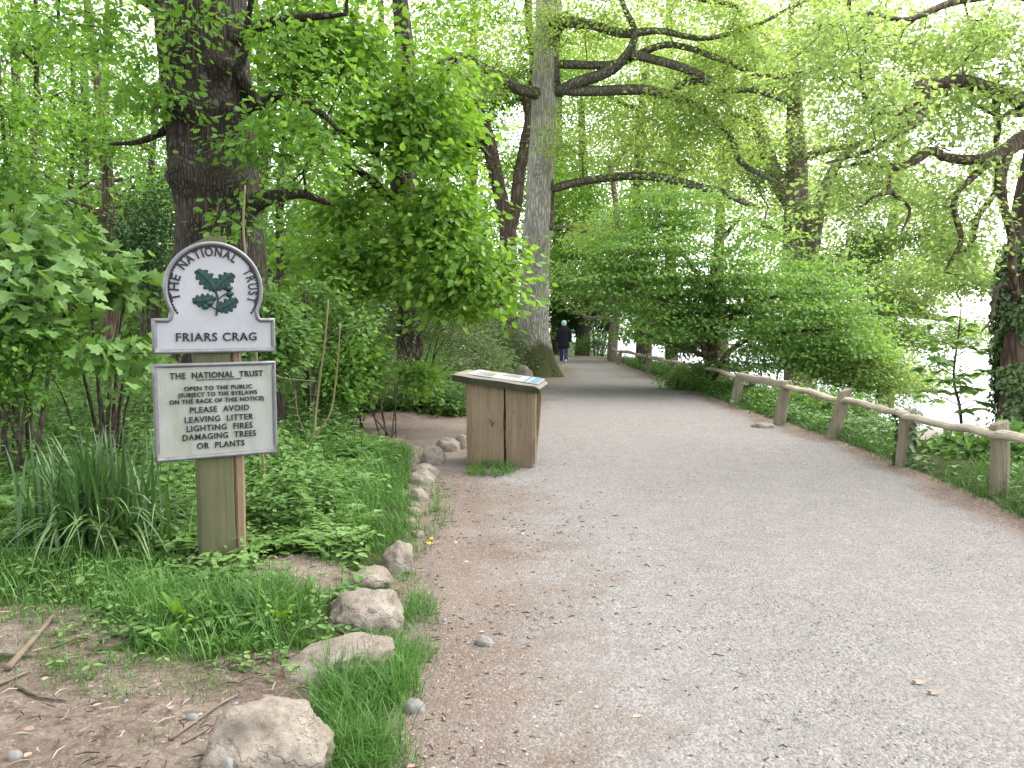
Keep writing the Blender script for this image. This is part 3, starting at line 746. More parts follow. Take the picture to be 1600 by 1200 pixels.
# ------------------------------------------------------------------ lectern-like information stand
LB = Vector(((728 - 800) / F * 8.45, 8.45, 0)); LB.z = H(LB.x, LB.y) - .01
desk = thing('information_stand', 'weathered wooden information stand of upright planks with a sloping panel top beside the path', 'information stand', tuple(LB), math.radians(-9))
def topz(x): return .915 - .098 * x / .75
def deskplank(mb, x0, x1, y0, y1, seed, rot=()):
    nz, nx = 26, 8; V = []; rr = rng_(seed)
    bot = [mnoise.noise(Vector((i * .9 + seed, seed * 2.2, 0))) * .02 for i in range(nx + 1)]
    for yy in (y0, y1):
        for i in range(nx + 1):
            for k in range(nz + 1):
                f = i / nx; x = x0 + (x1 - x0) * f; zb = -.03 + bot[i]
                for bx, amt in rot:
                    zb += amt * math.exp(-((x - bx) / .045) ** 2)
                z = zb + (topz(x) - zb) * k / nz
                if seed == 13: x -= .055 * f * (1 - k / nz) ** 1.5
                e = 0
                if i == 0: e = -1
                if i == nx: e = 1
                wx = mnoise.noise(Vector((seed, yy * 9 + e * 3, z * 3.1))) * .010 * abs(e) + mnoise.noise(Vector((seed * 3, e, z * 14))) * .004 * abs(e)
                wy = mnoise.noise(Vector((x * 5, seed, z * 1.6))) * .006 + (.008 * abs(e) * (1 if yy == y0 else -1))
                V.append((x + wx, yy + wy, z))
    k1 = nz + 1; n1 = (nx + 1) * k1; Q = []
    for i in range(nx):
        for k in range(nz):
            a = i * k1 + k; Q += [(a, a + k1, a + k1 + 1, a + 1), (n1 + a, n1 + a + 1, n1 + a + k1 + 1, n1 + a + k1)]
    for k in range(nz):
        for i, fl_ in ((0, 0), (nx, 1)):
            a = i * k1 + k; q = (a, a + 1, n1 + a + 1, n1 + a); Q.append(q if not fl_ else q[::-1])
    for i in range(nx):
        for k, fl_ in ((0, 0), (nz, 1)):
            a = i * k1 + k; q = (a, n1 + a, n1 + a + k1, a + k1); Q.append(q if not fl_ else q[::-1])
    mb.add(V, quads=Q)
for k, (x0, x1, y0, y1, sd_, rot) in enumerate(((0, .402, 0, .11, 3, ((0, .045),)), (.424, .74, .004, .12, 7, ((.74, .10), (.66, .04))), (.02, .40, .56, .66, 11, ()), (.42, .735, .56, .66, 13, ((.735, .12),)))):
    mb = MB(); deskplank(mb, x0, x1, y0, y1, sd_, rot); mb.build('side_plank', M['wood_desk'], desk, local=True)
mb = MB(); mb.box((.405, .045, .0), (.421, .09, .80)); mb.build('gap_strip', M['bark_dark'], desk, local=True)  # dark strip filling the gap between the two near planks
def desktop(mb):
    nx, ny = 40, 14; V = []
    x0, x1, y0, y1 = -.135, .795, -.075, .74
    for s_ in (0, 1):
        for i in range(nx + 1):
            for j in range(ny + 1):
                f, g = i / nx, j / ny; x = x0 + (x1 - x0) * f; y = y0 + (y1 - y0) * g
                e = max(0, 1 - min(j, ny - j, i, nx - i) / 1.0)
                if j == 0: y += mnoise.noise(Vector((x * 5, 3.1, s_ * .5))) * .014 + mnoise.noise(Vector((x * 17, 1.1, s_))) * .006
                if i in (0, nx): x += mnoise.noise(Vector((2.2, y * 6, s_))) * .012
                z = topz(x) + (.004 + .078 * s_) + mnoise.noise(Vector((x * 4, y * 4, 9))) * .006 * s_ - (.012 if e and s_ else 0)
                if f > .94 and s_: z -= .022 * (f - .94) / .06
                V.append((x, y, z))
    n1 = (nx + 1) * (ny + 1); Q = []; T = []; mi = []
    for i in range(nx):
        for j in range(ny):
            a = i * (ny + 1) + j; b = a + ny + 1
            Q += [(a, a + 1, b + 1, b), (n1 + a, n1 + b, n1 + b + 1, n1 + a + 1)]
    E = []
    for i in range(nx):
        for j, fl_ in ((0, 0), (ny, 1)):
            a = i * (ny + 1) + j; b = a + ny + 1; q = (a, b, n1 + b, n1 + a); E.append(q if not fl_ else q[::-1])
    for j in range(ny):
        for i, fl_ in ((0, 1), (nx, 0)):
            a = i * (ny + 1) + j; q = (a, a + 1, n1 + a + 1, n1 + a); E.append(q if not fl_ else q[::-1])
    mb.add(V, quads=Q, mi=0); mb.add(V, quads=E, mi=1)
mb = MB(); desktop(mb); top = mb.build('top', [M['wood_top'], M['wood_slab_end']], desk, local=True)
def on_top(mb, x0, x1, y0, y1, h, th=.004):
    zz = lambda x: topz(x) + .084 + h
    V = [(x0, y0, zz(x0)), (x1, y0, zz(x1)), (x1, y1, zz(x1)), (x0, y1, zz(x0))]; V += [(a, b, c + th) for a, b, c in V]
    mb.add(V, quads=[(0,3,2,1),(4,5,6,7),(0,1,5,4),(1,2,6,5),(2,3,7,6),(3,0,4,7)])
mb = MB(); on_top(mb, .0, .76, .06, .70, .003, .008); pn = mb.build('panel', M['panel'], desk, local=True)
mb = MB(); on_top(mb, .66, .75, .065, .695, .012, .002); on_top(mb, .60, .635, .065, .695, .012, .002); mb.build('printed_band', M['print_blue'], pn, local=True)
for x0, x1, y0, y1, m_ in ((.08, .26, .10, .40, 'print_grey'), (.08, .26, .45, .66, 'print_sand'), (.33, .52, .10, .30, 'print_sand'), (.33, .52, .36, .62, 'print_grey')):
    mb = MB(); on_top(mb, x0, x1, y0, y1, .012, .002); mb.build('picture', M[m_], pn, local=True)
mb = MB()
for k in range(3):
    x, z = .27 + .008 * k, .50 - .012 * k; tube(mb, [(x - .02 + .02 * k, -.004, z + .03), (x, -.006, z), (x + .006, -.004, z - .05 + .015 * k)], [.003, .005, .002], 5)
mb.build('knot', M['bark_dark'], desk, local=True)

# ------------------------------------------------------------------ fence
POSTS = [(1562, 770, 1562, 660, 25), (1411, 726, 1419, 641, 21), (1301, 684, 1322, 609, 19), (1217, 664, 1229, 596, 17), (1148, 634, 1158, 582, 14), (1089, 604, 1092, 566, 10), (1052, 594, 1052, 560, 8), (1012, 584, 1014, 552, 7), (966, 570, 970, 548, 6), (957, 566, 957, 541, 7)]
fb = gp(1411, 726)
fence = thing('fence', 'low rustic fence of wavy split rails on short posts along the right of the path', 'fence', tuple(fb))
ends = []
POSTS = [None, (1760, 830, 1758, 700, 27)] + POSTS
for k, row in enumerate(POSTS):
    if row is None:                                             # the fence runs on past the edge of the picture
        b = Vector((4.42, 4.0, H(4.42, 4.0))); tp = b + Vector((.02, .03, .64)); w = 25; bx = 0
    else:
        bx, by, tx, ty, w = row; b = gp(bx, by) if k > 1 else at(1760, 830, 5.8); b.z = H(b.x, b.y); tp = at(tx, ty, b.y + .04)
    r_ = w / F * max(b.y, 5.6) / 2
    mb = MB(); d = tp - b; n = 16; rr = rng_(100 + k); V = []; prof = []
    ang0 = rr.random() * .3 - .15; hx = r_; hy = r_ * .8
    for i in range(n + 1):
        f = -.25 + 1.25 * i / n; c = b + d * f
        for j in range(12):
            a = ang0 + j * 2 * math.pi / 12; ca, sa = math.cos(a), math.sin(a)
            q = (abs(ca) ** 5 + abs(sa) ** 5) ** (-1 / 5)
            w_ = 1 + .09 * mnoise.noise(Vector((ca * 1.5 + k, sa * 1.5, f * 4)))
            e = .9 if i == n else 1
            V.append((c.x + ca * q * hx * w_ * e, c.y + sa * q * hy * w_ * e, c.z + (.025 * ca if i == n else 0)))
    Q = [(i * 12 + j, i * 12 + (j + 1) % 12, (i + 1) * 12 + (j + 1) % 12, (i + 1) * 12 + j) for i in range(n) for j in range(12)]
    V.append(tuple(tp)); T = [(n * 12 + j, n * 12 + (j + 1) % 12, len(V) - 1) for j in range(12)]
    mb.add(V, tris=T, quads=Q); po = mb.build('post', M['wood_post'], fence, smooth=False)
    if bx == 1411:
        tag(po, 'post wrapped in ivy'); r2 = rng_(5); n2 = 520; mi_ = MB()
        f = r2.random(n2) ** .8; a = r2.random(n2) * 6.28; ra = r_ * (1.15 + .55 * r2.random(n2) ** 2) * (1 + .5 * np.exp(-((f - .85) / .12) ** 2))
        a = np.where(np.sin(a) > -.2, a, a) + .0; keep = (np.cos(a - .5) > -.55)
        P = np.stack([b.x + d.x * f + ra * np.cos(a), b.y + d.y * f + ra * np.sin(a), b.z + d.z * f * 1.02], 1)[keep]; a = a[keep]
        A = np.stack([np.cos(a) * .3, np.sin(a) * .3, -np.ones(len(a))], 1) + r2.standard_normal((len(a), 3)) * .4; N = np.stack([np.cos(a), np.sin(a), .5 * np.ones(len(a))], 1)
        put_leaves(mi_, P, A, N, .03 + .025 * r2.random(len(a)), 'maple', None, r2); mi_.build('ivy', M['leaf_ivy'], po)
BASE_RAIL = [None, (1761, 716), (1562, 681), (1415, 650), (1324, 626), (1229, 603), (1158, 589), (1092, 573), (1052, 566), (1014, 558), (970, 549), (957, 546)]
pts = []
for k, (rl, row) in enumerate(zip(BASE_RAIL, POSTS)):
    if rl is None: pts.append(Vector((4.44, 3.95, H(4.42, 4.0) + .5))); continue
    pts.append(at(rl[0], rl[1], (gp(row[0], row[1]).y if k > 1 else 5.8) - .05))
for k in range(len(pts) - 1):
    a, b = pts[k], pts[k + 1]; mb = MB(); n = 34; rr = rng_(300 + k); P = []; R = []
    r0 = .064 if k < 7 else .055
    for i in range(n + 1):
        f = -.012 + 1.024 * i / n; p = a.lerp(b, f); L = (b - a).length
        sag = (mnoise.noise(Vector((k * 7.1, f * 2.4, 0))) * .034 + mnoise.noise(Vector((k * 3.1, f * 6, 4))) * .012) * min(1, 6 * f, 6 * (1 - f)) if 0 < f < 1 else 0
        P.append((p.x + mnoise.noise(Vector((k * 2.1, f * 3, 8))) * .03, p.y, p.z + sag + (.012 if k % 2 else -.004)))
        R.append(r0 * (1 + .28 * mnoise.noise(Vector((k * 5.3, f * 3.5, 2))) + .12 * mnoise.noise(Vector((k, f * 11, 1)))) * (.82 if i in (0, n) else 1))
    tube(mb, P, R, 12, .025, rr, flat=.62); mb.build('rail', M['wood_rail'], fence, smooth=False)
# ------------------------------------------------------------------ stones
def icos(sub):
    import bmesh
    bm = bmesh.new(); bmesh.ops.create_icosphere(bm, subdivisions=sub, radius=1); bm.verts.ensure_lookup_table()
    V = np.array([v.co[:] for v in bm.verts]); T = np.array([[v.index for v in f.verts] for f in bm.faces]); bm.free(); return V, T
IC5, IC4, IC3 = icos(5), icos(4), icos(3)
def stone(px, pyb, w, h, label, group=None, seed=0, depth=.8, mat='rock', yaw=0, sink=.35, lean=0):
    g = gp(px, pyb); sc = g.y / F; rx = w * sc / 2 * 1.05; rz = h * sc * .9; ry = rx * depth
    V0, T0 = IC5 if w > 80 else (IC4 if w > 25 else IC3); V = []
    for p in V0:
        v = Vector(p); k = 1 + .26 * mnoise.noise(v * .9 + Vector((seed * 3.7, 0, 0))) + .14 * mnoise.noise(v * 2.3 + Vector((0, seed * 1.9, 0))) + .06 * mnoise.noise(v * 5 + Vector((0, 0, seed))) + .035 * mnoise.noise(v * 13 + Vector((seed, 0, 0))) - .06 * max(0, .22 - abs(mnoise.noise(v * 1.5 + Vector((seed * 2.3, 1, 0)))) * 2)
        q = [v.x * k, v.y * k, v.z * k]
        q = [math.copysign(abs(c) ** .94, c) for c in q]
        V.append((q[0] * rx, q[1] * ry, (q[2] + lean * q[0]) * rz * (1 - sink * .3)))
    V = np.array(V); a = math.radians(yaw); c, s_ = math.cos(a), math.sin(a)
    V = np.stack([V[:, 0] * c - V[:, 1] * s_, V[:, 0] * s_ + V[:, 1] * c, V[:, 2]], 1)
    mb = MB(); mb.add(V, tris=T0); o = mb.build('stone', M[mat], None, smooth=True)
    o.location = (g.x, g.y + ry * .55, g.z + rz * (.42 - sink))
    return tag(o, label, 'stone', group)
G1 = 'stones edging the path'
stone(408, 1240, 205, 112, 'largest rounded boulder, lowest in the row of edging stones, beside a thick grass tuft', G1, 1, .95, sink=.15)
stone(356, 1262, 52, 64, 'small round lichen-covered stone resting against the front of the largest boulder', G1, 2, 1, 'pale_stone', sink=.1)
stone(520, 1062, 170, 48, 'long low sloping edging stone just behind the largest boulder', G1, 3, .7, yaw=18, sink=.2, lean=.25)
stone(568, 987, 122, 54, 'broad pale edging stone with a dark cleft, in front of two smaller ones', G1, 4, .9, sink=.2)
stone(577, 914, 62, 26, 'flat low edging stone wedged between the broad cleft stone and the upright one', G1, 5, .9)
stone(621, 893, 50, 40, 'upright narrow edging stone near the yellow flower', G1, 6, .9, yaw=-30, sink=.15)
stone(645, 1119, 38, 24, 'small whitish stone at the foot of the grass tuft on the path edge', G1, 7, .8, 'pale_stone')
stone(757, 1012, 30, 17, 'single pale stone lying alone on the brown side of the gravel path', None, 8, .8, 'pale_stone')
stone(651, 782, 34, 20, 'small whitish half-buried edging stone nearest the grass verge below the stand', G1, 9, .8)
stone(656, 757, 44, 22, 'thin flat edging stone, third in line from the wooden stand', G1, 10, .8)
stone(660, 741, 48, 17, 'low flat edging stone, second in line from the wooden stand', G1, 11, .8)
stone(675, 726, 36, 32, 'blocky tan edging stone standing left of the wooden stand', G1, 12, .9, yaw=25)
stone(699, 707, 40, 26, 'rounded tan edging stone close to the left plank of the wooden stand', G1, 13, .9)
stone(721, 703, 24, 28, 'angular stone half hidden by the left plank of the wooden stand', G1, 14, .9)
G2 = 'stones around the foot of the tall grey tree'
stone(818, 594, 30, 26, 'square grey stone at the foot of the tall grey tree, behind the stand', G2, 15, .9)
stone(796, 590, 24, 18, 'mossy low stone behind the panel of the stand', G2, 16, .9)
stone(757, 583, 42, 12, 'long flat stone showing just above the back edge of the stand', G2, 17, .7)
stone(836, 597, 24, 9, 'thin pale stone half buried beside the roots of the grey tree', G2, 18, .7)
stone(1196, 670, 36, 11, 'flat slab stone on the right edge of the path by the fence', None, 19, .7)
stone(605, 1172, 16, 12, 'little grey stone beside the thick grass tuft at the bottom', G1, 20, .9, 'pale_stone')
for k, (px, py, w, h, lb) in enumerate(((640, 824, 26, 15, 'small tan edging stone halfway between the yellow flower and the stand'), (652, 840, 20, 12, 'small pale edging stone just above the yellow flower'), (646, 805, 22, 13, 'tiny pale stone under the grass verge beside the path edge'), (648, 793, 18, 9, 'tiny tan stone half sunk between grass and path'), (20, 1188, 24, 14, 'small grey stone in the bare dirt at the bottom left corner'), (300, 1128, 22, 12, 'small dull stone on the bare dirt left of the largest boulder'))):
    stone(px, py, w, h, lb, None, 30 + k, .8, 'pale_stone' if k > 3 else 'rock')

# ------------------------------------------------------------------ trees
def chp(pts, n):
    """limb drawn in photograph pixels with depth and radius in pixels -> (points, radii)"""
    P = [at(p[0], p[1], p[2]) for p in pts]; R = [p[3] * p[2] / F for p in pts]
    Q = spline(P, n); return Q, list(np.interp(np.linspace(0, len(R) - 1, n), range(len(R)), R))
def thick(mb, pts, rad, sides, seed, rough=.06, flare=0, bumps=(), freq=2.2):
    """trunk with uneven outline, root flare and burls"""
    P = np.array([tuple(p) for p in pts]); n = len(P); V = []
    for i in range(n):
        for j in range(sides):
            a = j * 2 * math.pi / sides; ca, sa = math.cos(a), math.sin(a)
            d = Vector((ca * 1.3, sa * 1.3, P[i][2] * .9 + seed))
            k = 1 + rough * mnoise.noise(d * freq * .5) + rough * .5 * mnoise.noise(Vector((ca * 6, sa * 6, P[i][2] * .8 + seed))) + rough * .35 * mnoise.noise(Vector((ca * 14, sa * 14, P[i][2] * 2 + seed)))
            if flare:
                h = (P[i][2] - P[0][2]); fl = math.exp(-h / .45)
                k += flare * fl * (.45 + .75 * abs(math.sin(a * 2.5 + seed)))
            r = rad[i] * k; q = np.array([P[i][0] + ca * r, P[i][1] + sa * r, P[i][2]])
            for bc, br, bh in bumps:
                dd = np.linalg.norm(q - bc) / br
                if dd < 2.5: q[:2] += np.array([ca, sa]) * bh * math.exp(-dd * dd * 1.6) * (1 + .5 * mnoise.noise(Vector(q) * 14))
            V.append(q)
    Q = [(i * sides + j, i * sides + (j + 1) % sides, (i + 1) * sides + (j + 1) % sides, (i + 1) * sides + j) for i in range(n - 1) for j in range(sides)]
    mb.add(V, quads=Q)
def tree(name, label, cat, base, limbs, crowns, bark, leafm, leaf, rng, trunk=None, group=None, grow_kw={}, clump=.25, limb_mat=None, flat=None):
    """limbs: chains (points, radii); crowns: (centre, radii, clusters); leaf: dict(per, spread, size, kind)"""
    t = thing(name, label, cat, tuple(base), 0, group)
    mb = MB()
    if trunk: thick(mb, *trunk['a'], **trunk['k'])
    C = np.concatenate([ell(rng, n, c, r, clump, .8, flat) for c, r, n in crowns]) if crowns else np.zeros((0, 3))
    kw = dict(step=.45, jit=.12, tw=.0055, ex=.5, mi=1 if limb_mat else 0); kw.update(grow_kw)
    grow(mb, limbs, C, rng, **kw)
    mb.build('trunk', [M[bark], M[limb_mat]] if limb_mat else M[bark], t, smooth=True)
    if len(C):
        ml = MB(); foliage(ml, C, leaf['per'], leaf['spread'], leaf['size'], rng, leaf.get('kind', 'diamond'), leaf.get('droop', .3), leaf.get('upn', .7))
        ml.build('crown', M[leafm], t)
    return t
def E(px, py, Y, rx, ry, rz, n): return (at(px, py, Y), (rx, ry, rz), n)
def foot(px, Y, dz=-.1): p = at(px, 600, Y); return Vector((p.x, p.y, H(p.x, p.y) + dz))

# big dark oak behind the sign
SHADE_CROWN = [(Vector((x, y, z)), (rx, ry, .9), n) for x, y, z, rx, ry, n in ((-3, 5, 8.2, 3.2, 3, 80), (1, 3.5, 9, 3.0, 3, 60), (2.5, 7, 9.3, 3, 2.6, 60), (-1, 0, 9.3, 3.4, 3, 60), (-5, 1.5, 8.8, 3, 3, 60))]  # unseen overhead part of the crown, added to shade the path
r = rng_(21); Y = 9.3; b = foot(348, Y)
tr = [b, at(346, 520, Y), at(344, 430, Y), at(343, 350, Y), at(333, 250, Y), at(327, 180, Y), at(319, 90, Y), at(312, 0, Y), at(306, -120, Y), at(300, -260, Y)]
rd = [88, 78, 71, 65, 65, 66, 65, 66, 62, 56]
tp = spline(tr, 130); trd = np.interp(np.linspace(0, 9, 130), range(10), [q * Y / F for q in rd])
bumps = [(np.array(at(px, py, Y - .45)), br, bh) for px, py, br, bh in ((292, 165, .20, .16), (350, 160, .16, .12), (288, 275, .22, .18), (345, 290, .26, .16), (342, 100, .15, .20), (400, 310, .3, .18), (310, 345, .2, .1), (275, 225, .2, .07))]
limbs = [([tp[0], tp[40], tp[90], tp[129]], [.3, .3, .3, .3]),
  chp([(385, 170, 9.2, 13), (430, 150, 9.0, 8), (470, 160, 8.9, 6), (500, 175, 8.8, 5), (530, 205, 8.7, 3)], 14),
  chp([(395, 318, 9.1, 16), (425, 308, 9.0, 11), (470, 303, 9, 7), (520, 320, 8.9, 4)], 12),
  chp([(370, 60, 9.1, 14), (410, 38, 9.0, 8), (470, 28, 8.8, 6), (540, 22, 8.6, 4)], 12),
  chp([(275, 195, 9.1, 10), (250, 208, 9, 6), (215, 222, 8.8, 4), (170, 225, 8.6, 2.5)], 12),
  (spline([tp[112], (-1.6, 7, 7.2), (.2, 5.2, 8.4), (2.4, 5.5, 9.0)], 18), list(np.linspace(.2, .05, 18))), (spline([tp[118], (-3.2, 5.5, 7.6), (-2.6, 2.5, 8.6), (-1.5, 0, 9)], 18), list(np.linspace(.2, .05, 18))),  # unseen limbs carrying the added overhead crown
  chp([(372, 110, 9.0, 9), (384, 70, 8.9, 6), (388, 30, 8.8, 5), (396, -20, 8.6, 4), (405, -60, 8.4, 3)], 12),
  chp([(262, 30, 9.0, 12), (225, 0, 8.9, 8), (150, -20, 8.8, 6), (90, -10, 8.7, 4)], 12)]
cr = [E(150, 40, 8.8, 1.0, .8, .55, 34), E(265, 25, 8.3, .45, .3, .35, 10), E(390, 55, 8.3, .4, .4, .3, 10), E(250, 115, 8.2, .22, .2, .2, 5), E(300, 172, 8.3, .5, .2, .12, 4), E(370, 178, 8.4, .3, .2, .12, 8), E(320, 232, 8.3, .5, .2, .1, 6), E(415, 225, 8.5, .3, .3, .35, 14), E(385, 350, 8.4, .25, .2, .4, 8), E(460, 110, 8.8, .7, .6, .5, 26), E(190, 190, 8.8, .7, .6, .4, 22), E(500, 250, 8.8, .6, .6, .5, 26), E(300, -150, 8.5, 3, 2, 1, 70)] + SHADE_CROWN
tree('oak_tree', 'massive dark oak trunk with burls rising behind the silver sign', 'tree', b, limbs, cr, 'bark_oak', 'leaf_left', dict(per=20, spread=(.17, .08), size=.085, kind='oak'), r,
     trunk=dict(a=(tp, trd, 72, 3.0), k=dict(rough=.10, flare=.25, bumps=bumps)), grow_kw=dict(step=.2, jit=.05, tw=.004))

# leafy tree between sign and grey trunk
r = rng_(22); Y = 13.5; b = foot(640, Y)
limbs = [chp([(640, 640, Y, 22), (640, 520, Y, 20), (634, 400, Y, 19), (630, 300, Y, 20), (628, 200, Y, 18), (634, 100, Y, 15), (625, 0, Y, 12), (620, -120, Y, 9)], 40),
  chp([(628, 210, Y, 14), (605, 180, 13.3, 12), (570, 130, 13, 10), (545, 90, 12.7, 8), (525, 40, 12.5, 6), (515, -20, 12.3, 4)], 18),
  chp([(632, 330, Y, 10), (590, 290, 13.2, 7), (550, 260, 13, 5), (500, 235, 12.7, 4), (460, 232, 12.5, 3)], 16),
  chp([(630, 240, Y, 10), (650, 190, 13.2, 8), (655, 165, 13, 6), (690, 120, 12.5, 5), (720, 90, 12, 4)], 16),
  chp([(634, 380, Y, 9), (680, 350, 12.8, 6), (720, 370, 12.2, 4), (760, 410, 11.6, 3), (785, 440, 11.2, 2)], 16),
  chp([(634, 290, Y, 9), (600, 245, 12.6, 6), (560, 230, 12.0, 5), (520, 212, 11.5, 4)], 14),
  chp([(630, 260, Y, 8), (690, 240, 12.8, 5), (740, 225, 12.2, 4), (770, 250, 11.8, 2)], 14)]
cr = [E(560, 60, 12.4, 2.0, 1.4, .9, 130), E(640, 110, 12.2, 1.0, 1.2, .9, 80), E(560, 200, 12.2, 1.3, 1.2, .75, 80), E(610, 230, 11.8, 1.1, 1.0, .6, 80), E(650, 300, 11.6, .85, .9, .5, 55), E(520, 320, 12.2, 1.0, 1.0, .5, 45), E(620, 330, 11.8, .9, .9, .5, 45),
      E(570, 400, 12, .9, .8, .45, 45), E(690, 400, 11.3, .9, .7, .40, 42), E(755, 445, 11.0, .5, .5, .2, 20), E(780, 470, 11.0, .25, .3, .12, 8), E(620, 440, 11.4, .8, .6, .25, 26), E(560, 455, 11.6, .7, .6, .25, 22), E(470, 380, 12.4, .6, .8, .4, 18), E(600, -120, 12.5, 3, 1.8, 1.2, 90), E(440, 160, 12.6, .7, .8, .6, 30), E(480, 440, 12, .7, .7, .35, 26), E(720, 480, 11.2, .55, .5, .2, 20), E(560, 300, 11.5, .9, .8, .4, 40), E(450, 80, 12.4, .9, .9, .6, 36), E(760, 400, 11.2, .4, .4, .2, 12), E(690, 190, 11.8, .4, .6, .3, 16), E(640, 350, 11.4, .7, .7, .5, 34)]
tree('lime_tree', 'broad tree with layered bright green leaves between the oak trunk and the grey trunk', 'tree', b, limbs, cr, 'bark_dark', 'leaf_bright', dict(per=24, spread=(.27, .085), size=.115, kind='ovate', droop=.45), r, grow_kw=dict(step=.3, jit=.08, tw=.0042), clump=.28)

# tall grey trunk
r = rng_(23); Y = 22.7; b = foot(832, Y, -.05)
tr = [b, at(833, 540, Y), at(834, 500, Y), at(837, 400, Y), at(843, 300, Y), at(849, 200, Y), at(853, 100, Y), at(856, 0, Y), at(858, -120, Y), at(862, -260, Y)]
rd = [30, 26.5, 23.5, 21.5, 20.5, 20, 19.5, 18, 16, 13]
tp = spline(tr, 120); trd = np.interp(np.linspace(0, 9, 120), range(10), [q * Y / F for q in rd])
bumps = [(np.array(at(px, py, Y - .4)), br, bh) for px, py, br, bh in ((838, 265, .2, .14), (862, 215, .2, .12), (826, 300, .15, .1), (856, 395, .15, .1), (860, 330, .14, .08), (850, 440, .12, .07))]
limbs = [([tp[0], tp[30], tp[60], tp[90], tp[119]], [.25, .25, .25, .22, .2]),
  chp([(862, 80, 22.6, 11), (868, 45, 22.4, 11), (885, 35, 22.3, 9), (920, 38, 22, 7), (975, 52, 21.6, 7), (1030, 48, 21.2, 5), (1100, 60, 20.8, 4), (1180, 40, 20.4, 3), (1240, 8, 20, 2)], 34),
  chp([(868, 148, 22.6, 9), (900, 130, 22.3, 9), (950, 112, 21.9, 8), (980, 85, 21.6, 7), (992, 50, 21.4, 5), (975, 10, 21.2, 4), (960, -40, 21, 3)], 28),
  chp([(985, 84, 21.6, 7), (1030, 95, 21.3, 6.5), (1065, 105, 21, 6.5), (1100, 120, 20.8, 5.5), (1130, 140, 20.5, 5), (1180, 142, 20.2, 4), (1230, 160, 19.9, 3)], 24),
  chp([(868, 140, 22.6, 9), (930, 142, 22.2, 8), (1000, 140, 21.8, 8), (1045, 148, 21.5, 7), (1080, 163, 21.2, 6), (1115, 185, 21, 5.5), (1142, 215, 20.8, 5), (1155, 250, 20.6, 4.5), (1180, 268, 20.4, 4), (1215, 285, 20.2, 2.5)], 40),
  chp([(1045, 146, 21.5, 5), (1070, 130, 21.2, 5), (1100, 128, 21, 5), (1120, 140, 20.8, 4), (1140, 175, 20.6, 4), (1170, 185, 20.4, 3)], 18),
  chp([(862, 296, 22.6, 7), (900, 285, 22.2, 6.5), (960, 277, 21.8, 6), (1010, 275, 21.4, 6.5), (1060, 283, 21, 6.5), (1095, 293, 20.7, 6), (1130, 300, 20.4, 5.5), (1150, 312, 20.2, 4.5), (1180, 322, 20, 3)], 34),
  chp([(848, 148, 22.6, 10), (815, 140, 22.2, 8), (780, 118, 21.8, 7), (745, 100, 21.4, 6), (718, 86, 21, 5), (680, 100, 20.6, 3)], 22),
  chp([(862, 358, 22.6, 4), (900, 358, 22.2, 3), (940, 375, 21.9, 3), (985, 392, 21.5, 2)], 16),
  chp([(866, 100, 22.6, 7), (960, 100, 22, 6), (1040, 70, 21.4, 5), (1120, 90, 21, 4.5), (1200, 120, 20.5, 4), (1290, 105, 20, 3), (1340, 100, 19.8, 2)], 34),
  chp([(868, -20, 22.6, 9), (960, -40, 22, 7), (1060, -10, 21.4, 5), (1150, 10, 20.9, 4)], 20)]
cr = [E(960, 30, 21.5, 2.3, 1.8, 1.3, 85), E(1080, 70, 21, 2.4, 1.8, 1.4, 105), E(1180, 130, 20.4, 1.9, 1.6, 1.4, 85), E(1120, 220, 20.6, 1.6, 1.4, .8, 45), E(1020, 190, 21.4, 1.8, 1.4, .8, 50), E(760, 70, 21.4, 1.6, 1.3, 1.0, 50), E(700, 150, 21, 1.2, 1, .8, 28), E(1000, 250, 21.4, 1.8, 1.2, .5, 36), E(930, 350, 21.6, 1.0, .8, .5, 22), E(1000, -120, 21, 4, 2.5, 1.5, 90), E(900, 200, 21.8, .8, .8, 1.0, 22)]
tree('tall_tree', 'tall tree with straight pale grey trunk, mossy foot and crooked limbs over the path', 'tree', b, limbs, cr, 'bark_grey', 'leaf_lime', dict(per=46, spread=(.30, .15), size=.095, kind='diamond'), r,
     trunk=dict(a=(tp, trd, 48, 8.0), k=dict(rough=.07, flare=.55, bumps=bumps)), grow_kw=dict(step=.4, jit=.13, tw=.0065), limb_mat='bark_limb', clump=.3)

# forked brown tree behind
r = rng_(24); Y = 27.5; b = foot(793, Y)
limbs = [chp([(794, 560, Y, 15), (793, 470, Y, 14), (794, 400, Y, 14), (792, 350, Y, 13), (780, 300, Y, 11), (770, 250, Y, 11), (762, 215, Y, 11), (748, 180, 27.3, 10), (740, 135, 27.2, 7), (760, 122, 27, 5), (800, 128, 26.8, 4)], 44),
  chp([(795, 360, Y, 11), (806, 320, Y, 10), (812, 270, Y, 9), (822, 220, Y, 9), (828, 175, Y, 9), (812, 140, 27.3, 7), (790, 120, 27, 5), (765, 115, 26.8, 4)], 30),
  chp([(770, 235, Y, 7), (745, 205, 27.2, 5), (715, 198, 27, 5), (665, 197, 26.6, 4)], 14),
  chp([(828, 180, Y, 8), (835, 100, 27.3, 7), (825, 20, 27, 6), (830, -80, 26.8, 5)], 14)]
cr = [E(760, 60, 27, 2.6, 2, 1.8, 120), E(770, 160, 28, 1.8, 1.6, 1.3, 90), E(690, 170, 27, 1.8, 1.6, 1.3, 60), E(740, 230, 29, 1.6, 1.6, 1.0, 60), E(720, 260, 27.5, 1.6, 1.6, .9, 32), E(830, 250, 28.5, 1.5, 1.3, 1.2, 34), E(780, -100, 27, 4, 2.5, 1.5, 60), E(900, 120, 28, 2, 1.6, 2, 60)]
